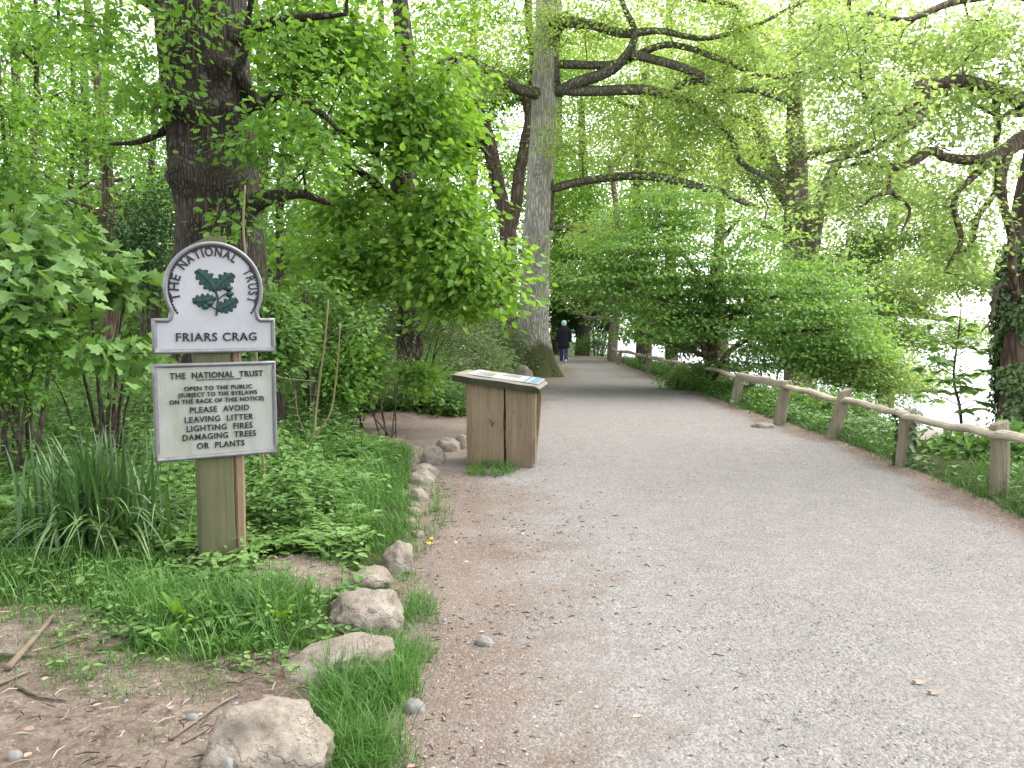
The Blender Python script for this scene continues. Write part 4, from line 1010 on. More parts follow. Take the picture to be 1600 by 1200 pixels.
tree('forked_tree', 'brown tree forking into two crooked stems left of the tall grey trunk', 'tree', b, limbs, cr, 'bark_brown', 'leaf_bright', dict(per=44, spread=(.36, .18), size=.12, kind='diamond'), r, grow_kw=dict(step=.5, jit=.16, tw=.008), clump=.3)

# pale pinkish double trunk on the right
r = rng_(25); Y = 28; b = foot(1252, Y)
limbs = [chp([(1250, 640, Y, 26), (1250, 520, Y, 24), (1246, 440, Y, 22), (1243, 380, Y, 20), (1245, 300, Y, 17), (1243, 230, Y, 15), (1242, 170, Y, 12), (1240, 100, Y, 8), (1236, 10, Y, 5)], 36),
  chp([(1248, 430, Y, 18), (1266, 385, 27.7, 15), (1275, 350, 27.5, 11), (1290, 290, 27.2, 8), (1320, 240, 27, 6), (1370, 210, 26.6, 4)], 20),
  chp([(1246, 330, Y, 15), (1215, 280, 28.2, 13), (1195, 230, 28.4, 12), (1182, 190, 28.5, 9), (1165, 130, 28.6, 6), (1150, 50, 28.6, 4)], 20),
  chp([(1246, 250, Y, 7), (1290, 235, 27.6, 5), (1340, 225, 27.2, 4), (1400, 200, 26.8, 3)], 14),
  chp([(1246, 360, Y, 8), (1225, 372, 27.5, 6), (1180, 340, 27, 4)], 8),
  chp([(1252, 470, Y, 14), (1320, 485, 27, 11), (1380, 480, 26.4, 8), (1440, 492, 25.6, 6), (1490, 500, 25, 4)], 20)]
cr = [E(1250, 110, 27.5, 2.8, 2.2, 2.0, 130), E(1330, 240, 27, 2.4, 2, 1.6, 110), E(1160, 130, 28, 2.2, 2, 1.8, 90), E(1180, 270, 27.6, 1.9, 1.8, 1.3, 70), E(1300, 370, 26.6, 2.2, 1.6, 1.2, 95), E(1400, 400, 25.6, 2.0, 1.5, 1.1, 95), E(1440, 470, 25, 1.9, 1.4, .5, 55), E(1230, -20, 27, 4, 2.4, 1.6, 120), E(1060, 200, 28.5, 2, 1.6, 1.6, 70), E(1340, 40, 26.5, 2.2, 2, 1.6, 95), E(1400, 130, 26.5, 1.6, 1.6, 1.4, 60), E(1020, 90, 29, 2, 1.6, 2, 80), E(1330, 480, 25.5, 1.6, 1.4, .9, 70), E(1420, 300, 26, 1.6, 1.5, 1.2, 60), E(1260, 440, 26.5, 1.6, 1.4, 1.2, 70), E(1480, 120, 26, 1.8, 1.6, 1.6, 90), E(1530, 240, 25, 1.6, 1.5, 1.6, 80), E(1560, 60, 25, 1.8, 1.5, 1.4, 80), E(1450, 370, 25, 1.5, 1.3, 1.0, 70), E(1520, 400, 24, 1.0, 1.2, .9, 40), E(1400, 540, 22, 1.3, 1.1, .6, 60), E(1480, 520, 22, 1.1, 1, .35, 30), E(1340, 590, 20, 1.0, 1, .5, 44), E(1450, 430, 22, 1.3, 1, .6, 60), E(1530, 440, 20, .9, .8, .5, 40), E(1430, 590, 21, .9, .8, .4, 34)]
tree('old_oak', 'old oak with pale pinkish forked trunk standing beyond the fence behind the bush', 'tree', b, limbs, cr, 'bark_pink', 'leaf_oak_right', dict(per=44, spread=(.34, .17), size=.115, kind='diamond'), r, grow_kw=dict(step=.5, jit=.18, tw=.0075), clump=.3)

# ivy-clad oak by the lake at the right edge of the picture
r = rng_(26); Y = 10.2; b = foot(1612, Y, -.2)
tr = [b, at(1610, 640, Y), at(1606, 560, Y), at(1604, 480, Y), at(1610, 400, Y), at(1622, 300, Y), at(1640, 200, Y), at(1660, 60, Y), at(1670, -120, Y)]
rd = [52, 44, 40, 37, 34, 31, 29, 26, 22]
tp = spline(tr, 90); trd = np.interp(np.linspace(0, 8, 90), range(9), [q * Y / F for q in rd])
limbs = [([tp[0], tp[30], tp[60], tp[89]], [.2, .2, .2, .16]),
  chp([(1655, 205, Y, 18), (1625, 215, 10, 17), (1598, 218, 9.8, 14), (1570, 236, 9.6, 11), (1545, 246, 9.4, 9), (1520, 250, 9.3, 8), (1480, 246, 9.2, 7), (1455, 236, 9.1, 7), (1432, 248, 9.0, 8), (1400, 262, 8.9, 5), (1350, 255, 8.8, 3), (1310, 262, 8.6, 2)], 60),
  chp([(1568, 240, 9.6, 14), (1564, 275, 9.5, 8), (1568, 320, 9.5, 6.5), (1580, 370, 9.5, 6), (1582, 420, 9.6, 6), (1588, 470, 9.8, 6)], 30),
  chp([(1566, 250, 9.6, 7), (1555, 300, 9.5, 5), (1530, 335, 9.4, 5), (1522, 360, 9.3, 5), (1515, 385, 9.2, 4), (1490, 400, 9.2, 2.5)], 26),
  chp([(1545, 250, 9.4, 7), (1525, 272, 9.3, 6), (1500, 295, 9.2, 5), (1490, 320, 9.1, 5), (1495, 345, 9.1, 4.5), (1502, 375, 9, 4), (1490, 400, 9, 3), (1475, 425, 8.9, 2)], 34),
  chp([(1432, 250, 9.0, 5), (1393, 258, 8.9, 4.5), (1388, 290, 8.8, 4.5), (1392, 300, 8.8, 4), (1370, 305, 8.7, 3), (1348, 322, 8.6, 2)], 22),
  chp([(1392, 300, 8.8, 3.5), (1412, 315, 8.8, 3), (1422, 330, 8.8, 2.5), (1410, 360, 8.7, 1.6)], 12),
  chp([(1660, 170, Y, 19), (1620, 165, 9.9, 15), (1580, 150, 9.6, 13), (1540, 138, 9.4, 11), (1505, 126, 9.2, 10), (1470, 130, 9, 9), (1440, 133, 8.9, 8), (1425, 140, 8.8, 6)], 40),
  chp([(1443, 138, 8.9, 8), (1446, 165, 8.9, 8), (1430, 190, 8.8, 7), (1405, 208, 8.7, 5), (1380, 225, 8.6, 4), (1345, 240, 8.5, 3), (1290, 255, 8.4, 2)], 30),
  chp([(1445, 150, 8.9, 5), (1400, 178, 8.8, 4.5), (1375, 175, 8.7, 4), (1350, 150, 8.6, 3), (1345, 120, 8.5, 2)], 18),
  chp([(1560, 145, 9.5, 8), (1556, 170, 9.5, 6), (1560, 195, 9.5, 5), (1555, 230, 9.5, 4)], 12),
  chp([(1600, 180, 9.8, 6), (1580, 175, 9.7, 5), (1560, 182, 9.6, 3), (1520, 160, 9.4, 2)], 12),
  chp([(1665, 20, Y, 16), (1600, -10, 9.8, 10), (1500, 0, 9.4, 6), (1420, 30, 9, 4), (1360, 20, 8.7, 2.5)], 30),
  chp([(1605, 480, Y, 7), (1575, 452, 9.8, 3.4), (1560, 448, 9.7, 3), (1552, 480, 9.6, 2.4), (1548, 500, 9.5, 1.8), (1530, 522, 9.5, .8)], 22)]
cr = [E(1330, 90, 8.8, .9, 1.0, .6, 60), E(1420, 60, 8.9, 1.0, 1.0, .55, 70), E(1530, 60, 9.3, 1.1, 1.0, .6, 80), E(1580, 110, 9.6, .7, .9, .5, 40), E(1360, 200, 8.7, .8, .9, .5, 50), E(1470, 190, 9.1, .8, .9, .4, 44), E(1500, 300, 9.3, .6, .7, .4, 26), E(1340, 310, 8.8, .7, .8, .5, 34), E(1450, 330, 9.1, .8, .8, .45, 30), E(1410, 410, 9, .8, .7, .35, 24), E(1540, 400, 9.5, .5, .5, .5, 12), E(1450, -80, 9, 2, 1.5, .7, 60), E(1560, 200, 9.6, .6, .6, .4, 14), E(1560, 510, 9.5, .4, .5, .4, 10), E(1850, 150, 10, 1.6, 1.5, .9, 60), E(1800, -60, 10, 2, 1.6, .9, 60)]
ivyoak = tree('lakeside_oak', 'dark ivy-clad oak at the right edge with twisted bare limbs hanging over the fence', 'tree', b, limbs, cr, 'bark_brown', 'leaf_oak_right', dict(per=26, spread=(.17, .09), size=.062, kind='oak'), r,
     trunk=dict(a=(tp, trd, 40, 5.0), k=dict(rough=.10, flare=.3)), grow_kw=dict(step=.22, jit=.075, tw=.0036), clump=.3)
mb = MB(); r2 = rng_(27); n = 13000; ti = (r2.random(n) ** 1.15 * 47).astype(int); a = r2.random(n) * 2 * math.pi
TP = np.array([tuple(p) for p in tp])[ti]; ra = trd[ti] * (1.04 + .30 * r2.random(n) ** 2)
P = TP + np.stack([ra * np.cos(a), ra * np.sin(a), r2.normal(0, .05, n)], 1)
keep = np.array([mnoise.noise(Vector(p) * 2.2) > -.22 for p in P]); P = P[keep]; a = a[keep]
A = np.stack([.35 * np.cos(a), .35 * np.sin(a), -np.ones(len(a))], 1) + r2.normal(0, .35, (len(a), 3)); N = np.stack([np.cos(a), np.sin(a), .45 * np.ones(len(a))], 1) + r2.normal(0, .25, (len(a), 3))
put_leaves(mb, P, A, N, .038 + .03 * r2.random(len(a)), 'maple', None, r2); mb.build('ivy', M['leaf_ivy'], ivyoak)

# spreading beech bush beyond the fence
r = rng_(28); Y = 17.5; b = foot(1112, Y)
st = [(1112, 590, Y, 7), (1108, 520, Y, 6)]
limbs = [chp(st + [(1112, 450, Y, 5), (1120, 390, Y, 4.5), (1140, 360, Y, 3.5), (1160, 335, Y, 2)], 20),
  chp([(1114, 590, Y, 6), (1118, 520, 17.2, 5), (1140, 495, 17, 4), (1190, 470, 16.6, 3), (1260, 450, 16.2, 2)], 18),
  chp([(1110, 590, Y, 6), (1098, 540, 17.2, 5), (1070, 500, 17, 4), (1040, 470, 16.8, 3), (980, 450, 16.8, 2)], 18),
  chp([(1112, 590, Y, 6), (1104, 500, 17.8, 5), (1095, 440, 18, 4), (1060, 390, 18, 3), (1010, 350, 18, 2)], 18),
  chp([(1114, 590, Y, 6), (1150, 540, 17, 4), (1220, 520, 16.4, 3), (1300, 515, 16, 2)], 16),
  chp([(1112, 560, Y, 5), (1060, 540, 16.8, 3), (1000, 520, 16.6, 2)], 14)]
cr = [E(1110, 450, 17.3, 3.1, 1.7, 1.55, 430), E(1000, 430, 17.8, 2.0, 1.4, 1.3, 190), E(1240, 490, 16.6, 2.0, 1.2, 1.05, 210), E(1060, 330, 18, 1.6, 1.2, .7, 80), E(1330, 540, 16, 1.0, .9, .4, 44), E(1050, 520, 17.2, 1.2, .9, .3, 50), E(1180, 560, 16.6, 1.4, .9, .3, 60)]
tree('beech_bush', 'wide spreading bush with flat layers of fresh green leaves leaning over the fence', 'bush', b, limbs, cr, 'bark_brown', 'leaf_beech', dict(per=46, spread=(.34, .06), size=.088, kind='diamond', droop=.25, upn=1.1), r, grow_kw=dict(step=.3, jit=.07, tw=.0036), flat=.30, clump=.12)
# ------------------------------------------------------------------ smaller trees and shrubs
def slim(px, Y, lean, top, rad, label, cr, leafm, leaf, seed, bark='bark_dark', group='slender trees in the wood on the left', name='slender_tree', cat='tree', clump=.25):
    r = rng_(seed); b = foot(px, Y)
    pts = [(px, 640, Y, rad * 1.25)] + [(px + lean * f + 9 * math.sin(seed + f * 5), 600 + (top - 600) * f, Y, rad * (1 - .6 * f)) for f in (.15, .35, .55, .75, 1.0)]
    limbs = [chp(pts, 26)]; P0, R0_ = limbs[0]
    for k in range(5):
        i = int(r.integers(8, 22)); a = r.random() * 6.28; L = r.uniform(.9, 2.2) * Y / 16; q = np.array(P0[i]); d = np.array([math.cos(a), .5 * math.sin(a), r.uniform(.1, .8)]); pp = [q]
        for m_ in range(5): d = d + r.normal(0, .28, 3); d /= np.linalg.norm(d); pp.append(pp[-1] + d * L / 5)
        limbs.append((spline(pp, 12), list(np.linspace(R0_[i] * .6, .008, 12))))
    return tree(name, label, cat, b, limbs, cr, bark, leafm, leaf, r, group=group, grow_kw=dict(step=.35, jit=.1, tw=.0048), clump=clump)
LW = dict(per=30, spread=(.27, .12), size=.095, kind='diamond')
slim(66, 15, -20, -60, 7, 'slender dark sapling nearest the left edge, tall and slightly bent', [E(40, 150, 15, 1.3, 1.2, 1.2, 62), E(90, 60, 15, 1.2, 1.1, .9, 45), E(10, 260, 14.5, .9, 1, .8, 40)], 'leaf_left', LW, 41)
slim(100, 17.5, 8, 20, 6, 'thin straight sapling between the bent sapling and the oak trunk', [E(130, 230, 17, 1.3, 1.3, 1.0, 62), E(110, 120, 17, 1.2, 1.2, .9, 44)], 'leaf_left', LW, 42)
slim(182, 19, -45, -40, 13, 'grey leaning tree with a pale trunk left of the oak', [E(170, 60, 19, 1.9, 1.6, 1.3, 62), E(210, 200, 18.5, 1.2, 1.2, .9, 52), E(230, 300, 18, .9, 1, .8, 40)], 'leaf_left', LW, 43, 'bark_brown')
slim(20, 12, -14, 60, 5, 'young sapling with hanging leaves at the far left edge', [E(20, 200, 12, .8, .8, .9, 42), E(60, 290, 11.6, .8, .8, .6, 40)], 'leaf_left', LW, 44)
slim(232, 21, 20, 120, 9, 'shaded dark tree just left of the oak trunk, in deep undergrowth', [E(200, 320, 20.5, 1.6, 1.4, 1.3, 80), E(170, 400, 20, 1.6, 1.2, .9, 66)], 'leaf_wood', LW, 45)
slim(440, 19, 10, 100, 8, 'dark-stemmed tree right of the oak trunk seen through leaves', [E(450, 330, 18.5, 1.2, 1.2, 1.2, 50), E(480, 220, 18.5, 1.2, 1.2, 1.0, 40)], 'leaf_wood', LW, 46)
slim(545, 21, -8, 150, 9, 'shaded tree behind the layered bright leaves', [E(560, 400, 20.5, 1.5, 1.4, 1.0, 56), E(600, 300, 20.5, 1.4, 1.3, 1.0, 40)], 'leaf_wood', LW, 47)
slim(120, 24, 6, 60, 12, 'thick shadowy ivy-dark trunk deep in the left wood', [E(100, 330, 23, 2.2, 1.6, 1.3, 90), E(60, 420, 22, 2.0, 1.4, 1.0, 80), E(150, 160, 24, 2.4, 1.8, 1.8, 110)], 'leaf_wood', LW, 48)
slim(962, 32.5, -4, 250, 9, 'pale trunk standing at the far end of the fence', [E(960, 380, 33, 1.9, 1.6, 1.4, 90), E(900, 420, 34, 1.8, 1.4, 1.0, 80), E(920, 300, 34, 2.2, 1.8, 1.5, 90), E(1010, 450, 32, 1.4, 1.2, .9, 60)], 'leaf_bright', dict(per=44, spread=(.36, .13), size=.12, kind='diamond'), 49, 'bark_pink', None, 'path_end_tree')
slim(905, 42, 12, 150, 12, 'shaded tree behind the walker at the bend of the path', [E(890, 440, 42, 2.6, 1.8, 1.2, 90), E(940, 380, 42, 2.4, 1.8, 1.5, 80), E(880, 300, 43, 3.0, 2, 2.4, 110)], 'leaf_wood', dict(per=44, spread=(.45, .2), size=.16, kind='diamond'), 50, 'bark_dark', None, 'path_end_tree')
slim(690, 33, 8, 130, 10, 'slim tree behind the forked brown stems, half hidden', [E(690, 400, 33, 2.0, 1.6, 1.4, 70), E(640, 300, 33, 2.2, 1.8, 1.8, 70), E(740, 330, 34, 1.6, 1.6, 1.4, 44)], 'leaf_wood', dict(per=40, spread=(.4, .18), size=.14, kind='diamond'), 51, 'bark_dark', None, 'woodland_tree')
slim(1000, 38, 10, 60, 13, 'broad tree whose trunk rises behind the long arched limb over the path', [E(1000, 200, 38, 3.2, 2.4, 2.6, 130), E(960, 90, 38, 3.2, 2.4, 2.2, 100), E(1070, 300, 37, 2.6, 2, 1.8, 100)], 'leaf_lime', dict(per=44, spread=(.45, .2), size=.15, kind='diamond'), 52, 'bark_brown', None, 'woodland_tree')
slim(1130, 40, 5, 100, 11, 'pale distant tree behind the pinkish forked trunk', [E(1130, 250, 40, 3.2, 2.4, 2.4, 120), E(1220, 330, 40, 2.8, 2.2, 2.0, 100), E(1120, 110, 40, 3.0, 2.2, 2.0, 90)], 'leaf_lime', dict(per=40, spread=(.45, .2), size=.15, kind='diamond'), 53, 'bark_pink', None, 'woodland_tree')
slim(1385, 33, 20, 120, 10, 'light airy tree on the shore between the bush and the ivy oak', [E(1380, 300, 33, 2.4, 2, 1.8, 90), E(1430, 180, 33, 2.2, 1.8, 1.6, 60), E(1350, 440, 32, 1.8, 1.6, 1.0, 70), E(1300, 520, 31, 2.0, 1.4, .9, 70)], 'leaf_oak_right', dict(per=36, spread=(.4, .18), size=.13, kind='diamond'), 54, 'bark_pink', None, 'shore_tree')

def shrub(label, px, Y, ells, leafm, leaf, seed, stems=5, name='shrub', group='shrubs of the undergrowth', bark='bark_dark', clump=.1, tw=.0032, flat=None, cat='shrub', base=None):
    r = rng_(seed); b = base if base is not None else foot(px, Y, -.03); limbs = []
    top = np.mean([np.array(e[0]) for e in ells], 0)
    for k in range(stems):
        e = ells[k % len(ells)]; t = np.array(e[0]) + r.normal(0, .2, 3) * np.array(e[1])
        s0 = np.array(tuple(b)) + np.array([r.normal(0, .06), r.normal(0, .06), 0]); mid = s0 * .45 + t * .55; mid[2] = s0[2] + (t[2] - s0[2]) * .68
        limbs.append((spline([s0, mid, t], 12), list(np.linspace(.022, .008, 12) * max(.5, (t[2] - s0[2]) / 1.5))))
    return tree(name, label, cat, b, limbs, ells, bark, leafm, leaf, r, group=group, grow_kw=dict(step=.22, jit=.05, tw=tw), clump=clump, flat=flat)
BIG = dict(per=19, spread=(.18, .09), size=.108, kind='maple', droop=.55, upn=.9)
shrub('tall sycamore shrub with big lobed leaves at the left edge', 25, 6.6, [E(30, 365, 6.7, .34, .4, .24, 20), E(20, 430, 6.4, .42, .4, .26, 22), E(60, 480, 6.2, .36, .35, .22, 16), E(-20, 500, 6.4, .4, .4, .25, 14)], 'leaf_nettle', BIG, 61)
shrub('sycamore shrub with pale big leaves close to the left side of the sign', 170, 7.2, [E(160, 440, 7.2, .36, .4, .20, 18), E(190, 480, 7.0, .3, .35, .2, 14), E(120, 510, 6.8, .4, .4, .2, 16), E(205, 530, 6.4, .2, .25, .22, 9)], 'leaf_nettle', dict(per=16, spread=(.15, .08), size=.105, kind='maple', droop=.5), 62)
shrub('small-leaved bush spilling below the big-leaved sycamore shrub', 40, 6.1, [E(20, 560, 6.1, .4, .3, .2, 34), E(70, 540, 6.2, .3, .3, .16, 26), E(100, 470, 6.6, .22, .25, .16, 18), E(0, 610, 6, .35, .3, .15, 24)], 'leaf_left', dict(per=24, spread=(.11, .06), size=.05, kind='ovate'), 77)
shrub('light shrub of broad leaves in front of the dark trunk under the bright sprays', 600, 10.4, [E(560, 560, 10.4, .5, .5, .25, 40), E(620, 590, 11.2, .5, .4, .22, 36), E(520, 610, 9.8, .45, .4, .2, 34)], 'leaf_left', dict(per=24, spread=(.14, .08), size=.075, kind='ovate'), 78)
shrub('black-green leaf mass standing in for the deep shade between the saplings and the oak trunk', 235, 15, [E(225, 400, 15, .7, .6, .9, 80), E(240, 330, 15.5, .6, .6, .6, 40)], 'leaf_dark', dict(per=40, spread=(.18, .14), size=.075, kind='diamond'), 79)  # dark leaves put in as the shaded hollow beside the oak
shrub('black-green leaf mass standing in for the woodland shade far behind the saplings at the left', 90, 19, [E(95, 380, 19, 1.0, .8, 1.1, 80), E(50, 350, 19.5, .9, .8, .9, 60)], 'leaf_dark', dict(per=40, spread=(.22, .16), size=.095, kind='diamond'), 84)  # second dark mass, shade of the wood's interior given as leaf colour
shrub('dense small-leaved shrub left of the sign behind the strap-leaved clump', 150, 7.0, [E(120, 570, 6.8, .5, .4, .2, 44), E(190, 590, 6.6, .35, .3, .2, 30), E(60, 590, 6.8, .4, .4, .2, 30), E(215, 560, 7, .3, .3, .25, 24)], 'leaf_nettle', dict(per=26, spread=(.11, .07), size=.055, kind='ovate'), 63)
shrub('light green shrub just right of the sign plates', 480, 9.2, [E(465, 455, 9.2, .5, .5, .45, 60), E(500, 520, 9.0, .55, .5, .4, 64), E(450, 560, 8.6, .4, .4, .3, 40)], 'leaf_nettle', dict(per=26, spread=(.14, .08), size=.065, kind='ovate'), 64)
shrub('dark hollow shrub under the layered bright leaves', 560, 11, [E(560, 530, 11, .8, .6, .5, 80), E(600, 590, 10.8, .7, .5, .35, 60), E(520, 590, 10.4, .6, .5, .35, 56)], 'leaf_wood', dict(per=28, spread=(.15, .09), size=.075, kind='ovate'), 65)
shrub('greyish willow-like shrub with thin slanting stems', 660, 13.5, [E(690, 520, 13.5, .9, .7, .5, 90), E(640, 500, 13.5, .7, .6, .5, 60), E(720, 560, 13.4, .7, .6, .35, 56), E(660, 590, 13, .7, .5, .3, 50)], 'leaf_grey', dict(per=36, spread=(.17, .11), size=.07, kind='narrow'), 66, stems=9)
shrub('low rounded shrub between the willow-like shrub and the grey trunk', 760, 18.5, [E(755, 520, 18.5, 1.0, .8, .5, 80), E(720, 490, 19, .8, .8, .5, 60), E(790, 540, 19, .5, .5, .3, 30)], 'leaf_grey', dict(per=40, spread=(.2, .12), size=.085, kind='narrow'), 67)
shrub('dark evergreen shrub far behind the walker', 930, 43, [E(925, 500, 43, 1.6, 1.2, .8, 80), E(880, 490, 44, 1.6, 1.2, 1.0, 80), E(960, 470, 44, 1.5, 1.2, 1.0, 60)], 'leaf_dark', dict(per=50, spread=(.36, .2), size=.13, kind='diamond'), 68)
shrub('low green shrub on the dirt bank at the end of the path', 925, 39.5, [E(915, 538, 39.5, 1.0, .6, .35, 50), E(945, 535, 39.5, .9, .6, .4, 50)], 'leaf_wood', dict(per=44, spread=(.22, .12), size=.09, kind='narrow'), 69)
shrub('bush hiding the middle of the fence under the spreading beech bush', 1060, 17.3, [E(1062, 590, 17.6, .4, .4, .25, 30), E(1090, 580, 17.4, .3, .3, .2, 14)], 'leaf_beech', dict(per=44, spread=(.16, .08), size=.075, kind='diamond'), 70)
shrub('low dark shrub behind the fence rails on the right', 1270, 13.0, [E(1270, 640, 13.2, .7, .5, .3, 60), E(1215, 630, 14, .6, .5, .3, 50), E(1330, 650, 12.6, .5, .4, .3, 40)], 'leaf_wood', dict(per=36, spread=(.16, .1), size=.075, kind='ovate'), 71)
shrub('pale scrubby shrub below the bank beside the lake', 1360, 16, [E(1350, 600, 16, 1.0, .7, .5, 90), E(1400, 570, 16, .7, .6, .6, 60), E(1320, 560, 16.5, .9, .7, .5, 70)], 'leaf_oak_right', dict(per=34, spread=(.2, .12), size=.075, kind='diamond'), 72)
shrub('leafy plant crowding the foot of the ivy-clad oak', 1560, 8.8, [E(1530, 710, 8.8, .5, .4, .14, 36), E(1590, 700, 8.8, .35, .4, .2, 26), E(1490, 700, 9.2, .3, .3, .15, 18)], 'leaf_nettle', dict(per=18, spread=(.13, .06), size=.10, kind='ovate'), 73)
shrub('bushes crowding the far end of the fence behind the pale trunk', 1000, 27, [E(1010, 510, 29, .9, .8, .4, 44), E(1030, 490, 27.5, 1.0, .9, .6, 50), E(1050, 520, 25, .8, .7, .35, 44), E(1000, 480, 33, 1.2, 1, .7, 50)], 'leaf_beech', dict(per=46, spread=(.24, .12), size=.10, kind='diamond'), 75)
shrub('leafy bank of bushes beyond the fence under the pinkish forked trunk', 1200, 21, [E(1180, 520, 21, 1.2, 1, .6, 70), E(1260, 530, 20, 1.2, 1, .55, 70), E(1130, 540, 22, 1.2, 1, .5, 60), E(1330, 560, 19.5, 1.0, .9, .45, 54), E(1070, 520, 23, 1.1, 1, .6, 50)], 'leaf_wood', dict(per=46, spread=(.24, .13), size=.09, kind='diamond'), 76)
# horse-chestnut sapling by the lake: fan-shaped compound leaves
r = rng_(74); Y = 11.0; b = foot(1512, Y)
t = thing('chestnut_sapling', 'thin sapling with drooping fan-shaped leaves against the bright lake', 'sapling', tuple(b))
mb = MB(); stem = spline([b, at(1500, 640, Y), at(1490, 590, Y), at(1498, 520, Y), at(1502, 470, Y)], 30); tube(mb, stem, np.linspace(.026, .006, 30), 7)
ml = MB()
for k in range(20):
    f = .25 + .75 * k / 25; p = np.array(stem[int(f * 29)]); a = k * 2.4; L = .5 * (1.1 - .5 * f); e = p + np.array([math.cos(a) * L, math.sin(a) * L, .10])
    tube(mb, spline([p, (p + e) / 2 + [0, 0, .05], e], 8), np.linspace(.008, .003, 8), 4)
    for q in range(2):
        c = e if q == 0 else p * .5 + e * .5 + r.normal(0, .05, 3); m = 6; th = a + np.linspace(-1.5, 1.5, m)
        A = np.stack([np.cos(th), np.sin(th), -.30 * np.ones(m) + r.normal(0, .2, m)], 1); N = np.tile([0, 0, 1.], (m, 1)) + .5 * np.stack([np.cos(th), np.sin(th), np.zeros(m)], 1)
        put_leaves(ml, np.tile(c, (m, 1)), A, N, .17 + .06 * r.random(m), 'ovate', None, r)
mb.build('stem', M['bark_brown'], t, smooth=True); ml.build('foliage', M['leaf_beech'], t)
# bare cut stems to the right of the sign
Y = 5.7; b = gp(432, 775)
t = thing('bare_sapling', 'two thin bare straw-coloured stems standing among nettles right of the sign', 'stems', tuple(b))
mb = MB(); Y0 = b.y
for pl, r0 in ((((432, 778), (450, 740), (487, 692), (494, 640), (500, 590), (508, 530), (513, 468)), .0105), (((487, 690), (505, 665), (518, 640), (524, 600), (528, 560), (532, 505)), .009), (((425, 582), (440, 590), (470, 594), (498, 596)), .006), (((478, 680), (466, 650), (461, 610)), .004)):
    P = spline([at(x, y, Y0) for x, y in pl], 30); tube(mb, P, np.linspace(r0, r0 * .6, 30), 7, .04, rng_(3))
mb.build('stem', M['stem'], t, smooth=True)
b2 = gp(381, 560) if False else at(382, 430, 5.6)
t = thing('bare_stick', 'pale thin stem rising behind the right shoulder of the sign', 'stem', tuple(b2)); mb = MB()
tube(mb, spline([foot(412, 5.8), at(395, 480, 5.7), at(384, 400, 5.6), at(380, 350, 5.6), at(383, 290, 5.6)], 30), np.linspace(.012, .006, 30), 6); mb.build('stem', M['stem'], t, smooth=True)

# far woodland that reads as one mass
r = rng_(80); mb = MB(); C = []
for Y, x0, x1, zc, hz, n in ((34, -20, -1, 4.5, 4.0, 420), (26, -15, -6, 4, 3.4, 300), (46, -34, 3, 5, 5.5, 700), (58, -44, 9, 7, 7.5, 620), (60, 4, 15, 7, 6.5, 170), (30, -22, -6, 2.0, 2.0, 240), (38, -28, 0, 2.5, 2.6, 300), (72, -55, 15, 8, 8, 420)):
    k = 0
    while k < n:
        p = np.array([r.uniform(x0, x1), Y + r.normal(0, 2.2), zc + r.uniform(-1, 1) * hz])
        if p[2] < .2: continue
        if mnoise.noise(Vector((p[0] * .22, Y, p[2] * .25))) < -.22 + .09 * (p[2] - zc) / hz * 3: continue
        C.append(p); k += 1
C = np.array(C); foliage(mb, C, 46, (.75, .4), .22, r, 'diamond')
tag(mb.build('woods', M['leaf_wood']), kind='stuff')
r = rng_(82); mb = MB(); C = []
for Y, x0, x1, z0, z1, n in ((44, 2, 18, 4, 21, 560), (52, 6, 20, 3, 24, 420), (39, -29, 2, 5, 17, 520), (50, -34, 6, 6, 22, 620), (33, 9, 17, 2, 9, 130)):
    k = 0
    while k < n:
        p = np.array([r.uniform(x0, x1), Y + r.normal(0, 1.6), r.uniform(z0, z1)]); k += 1
        if mnoise.noise(Vector((p[0] * .25, Y, p[2] * .3))) > -.28: C.append(p)
foliage(mb, np.array(C), 44, (.7, .32), .2, r, 'diamond')
tag(mb.build('woods_canopy', M['leaf_lime']), kind='stuff')
# trunks that can be told apart in the far wood
r = rng_(81); names = []
for k, (px, Y, rad, lean, lb) in enumerate(((330, 34, 8, 10, 'far dark trunk hidden behind the oak'), (415, 36, 9, -14, 'far thin trunk seen between oak and bright leaves'), (585, 38, 8, 12, 'far trunk seen under the layered leaves'), (735, 40, 9, 6, 'far trunk just left of the forked tree'), (30, 32, 9, -10, 'far trunk behind the saplings at the left edge'), (160, 36, 8, 8, 'far trunk in shade behind the small-leaved shrub'), (870, 48, 9, 5, 'far trunk right beside the tall grey trunk'), (1050, 50, 9, -6, 'far trunk behind the crown of the spreading bush'))):
    b = foot(px, Y); t = thing('woodland_tree', lb, 'tree', tuple(b), 0, 'far trunks in the wood'); mb = MB()
    P, R = chp([(px, 600, Y, rad * 1.2), (px + lean * .4, 400, Y, rad), (px + lean * .3, 200, Y, rad * .8), (px + lean, 0, Y, rad * .6)], 20)
    C = ell(r, 26, at(px + lean, 150, Y), (2.2, 1.8, 2.6)); grow(mb, [(P, R)], C, r, step=.7, jit=.2, tw=.012)
    mb.build('trunk', M['bark_dark'], t, smooth=True); ml = MB(); foliage(ml, C, 40, (.5, .25), .18, r); ml.build('crown', M['leaf_wood'], t)

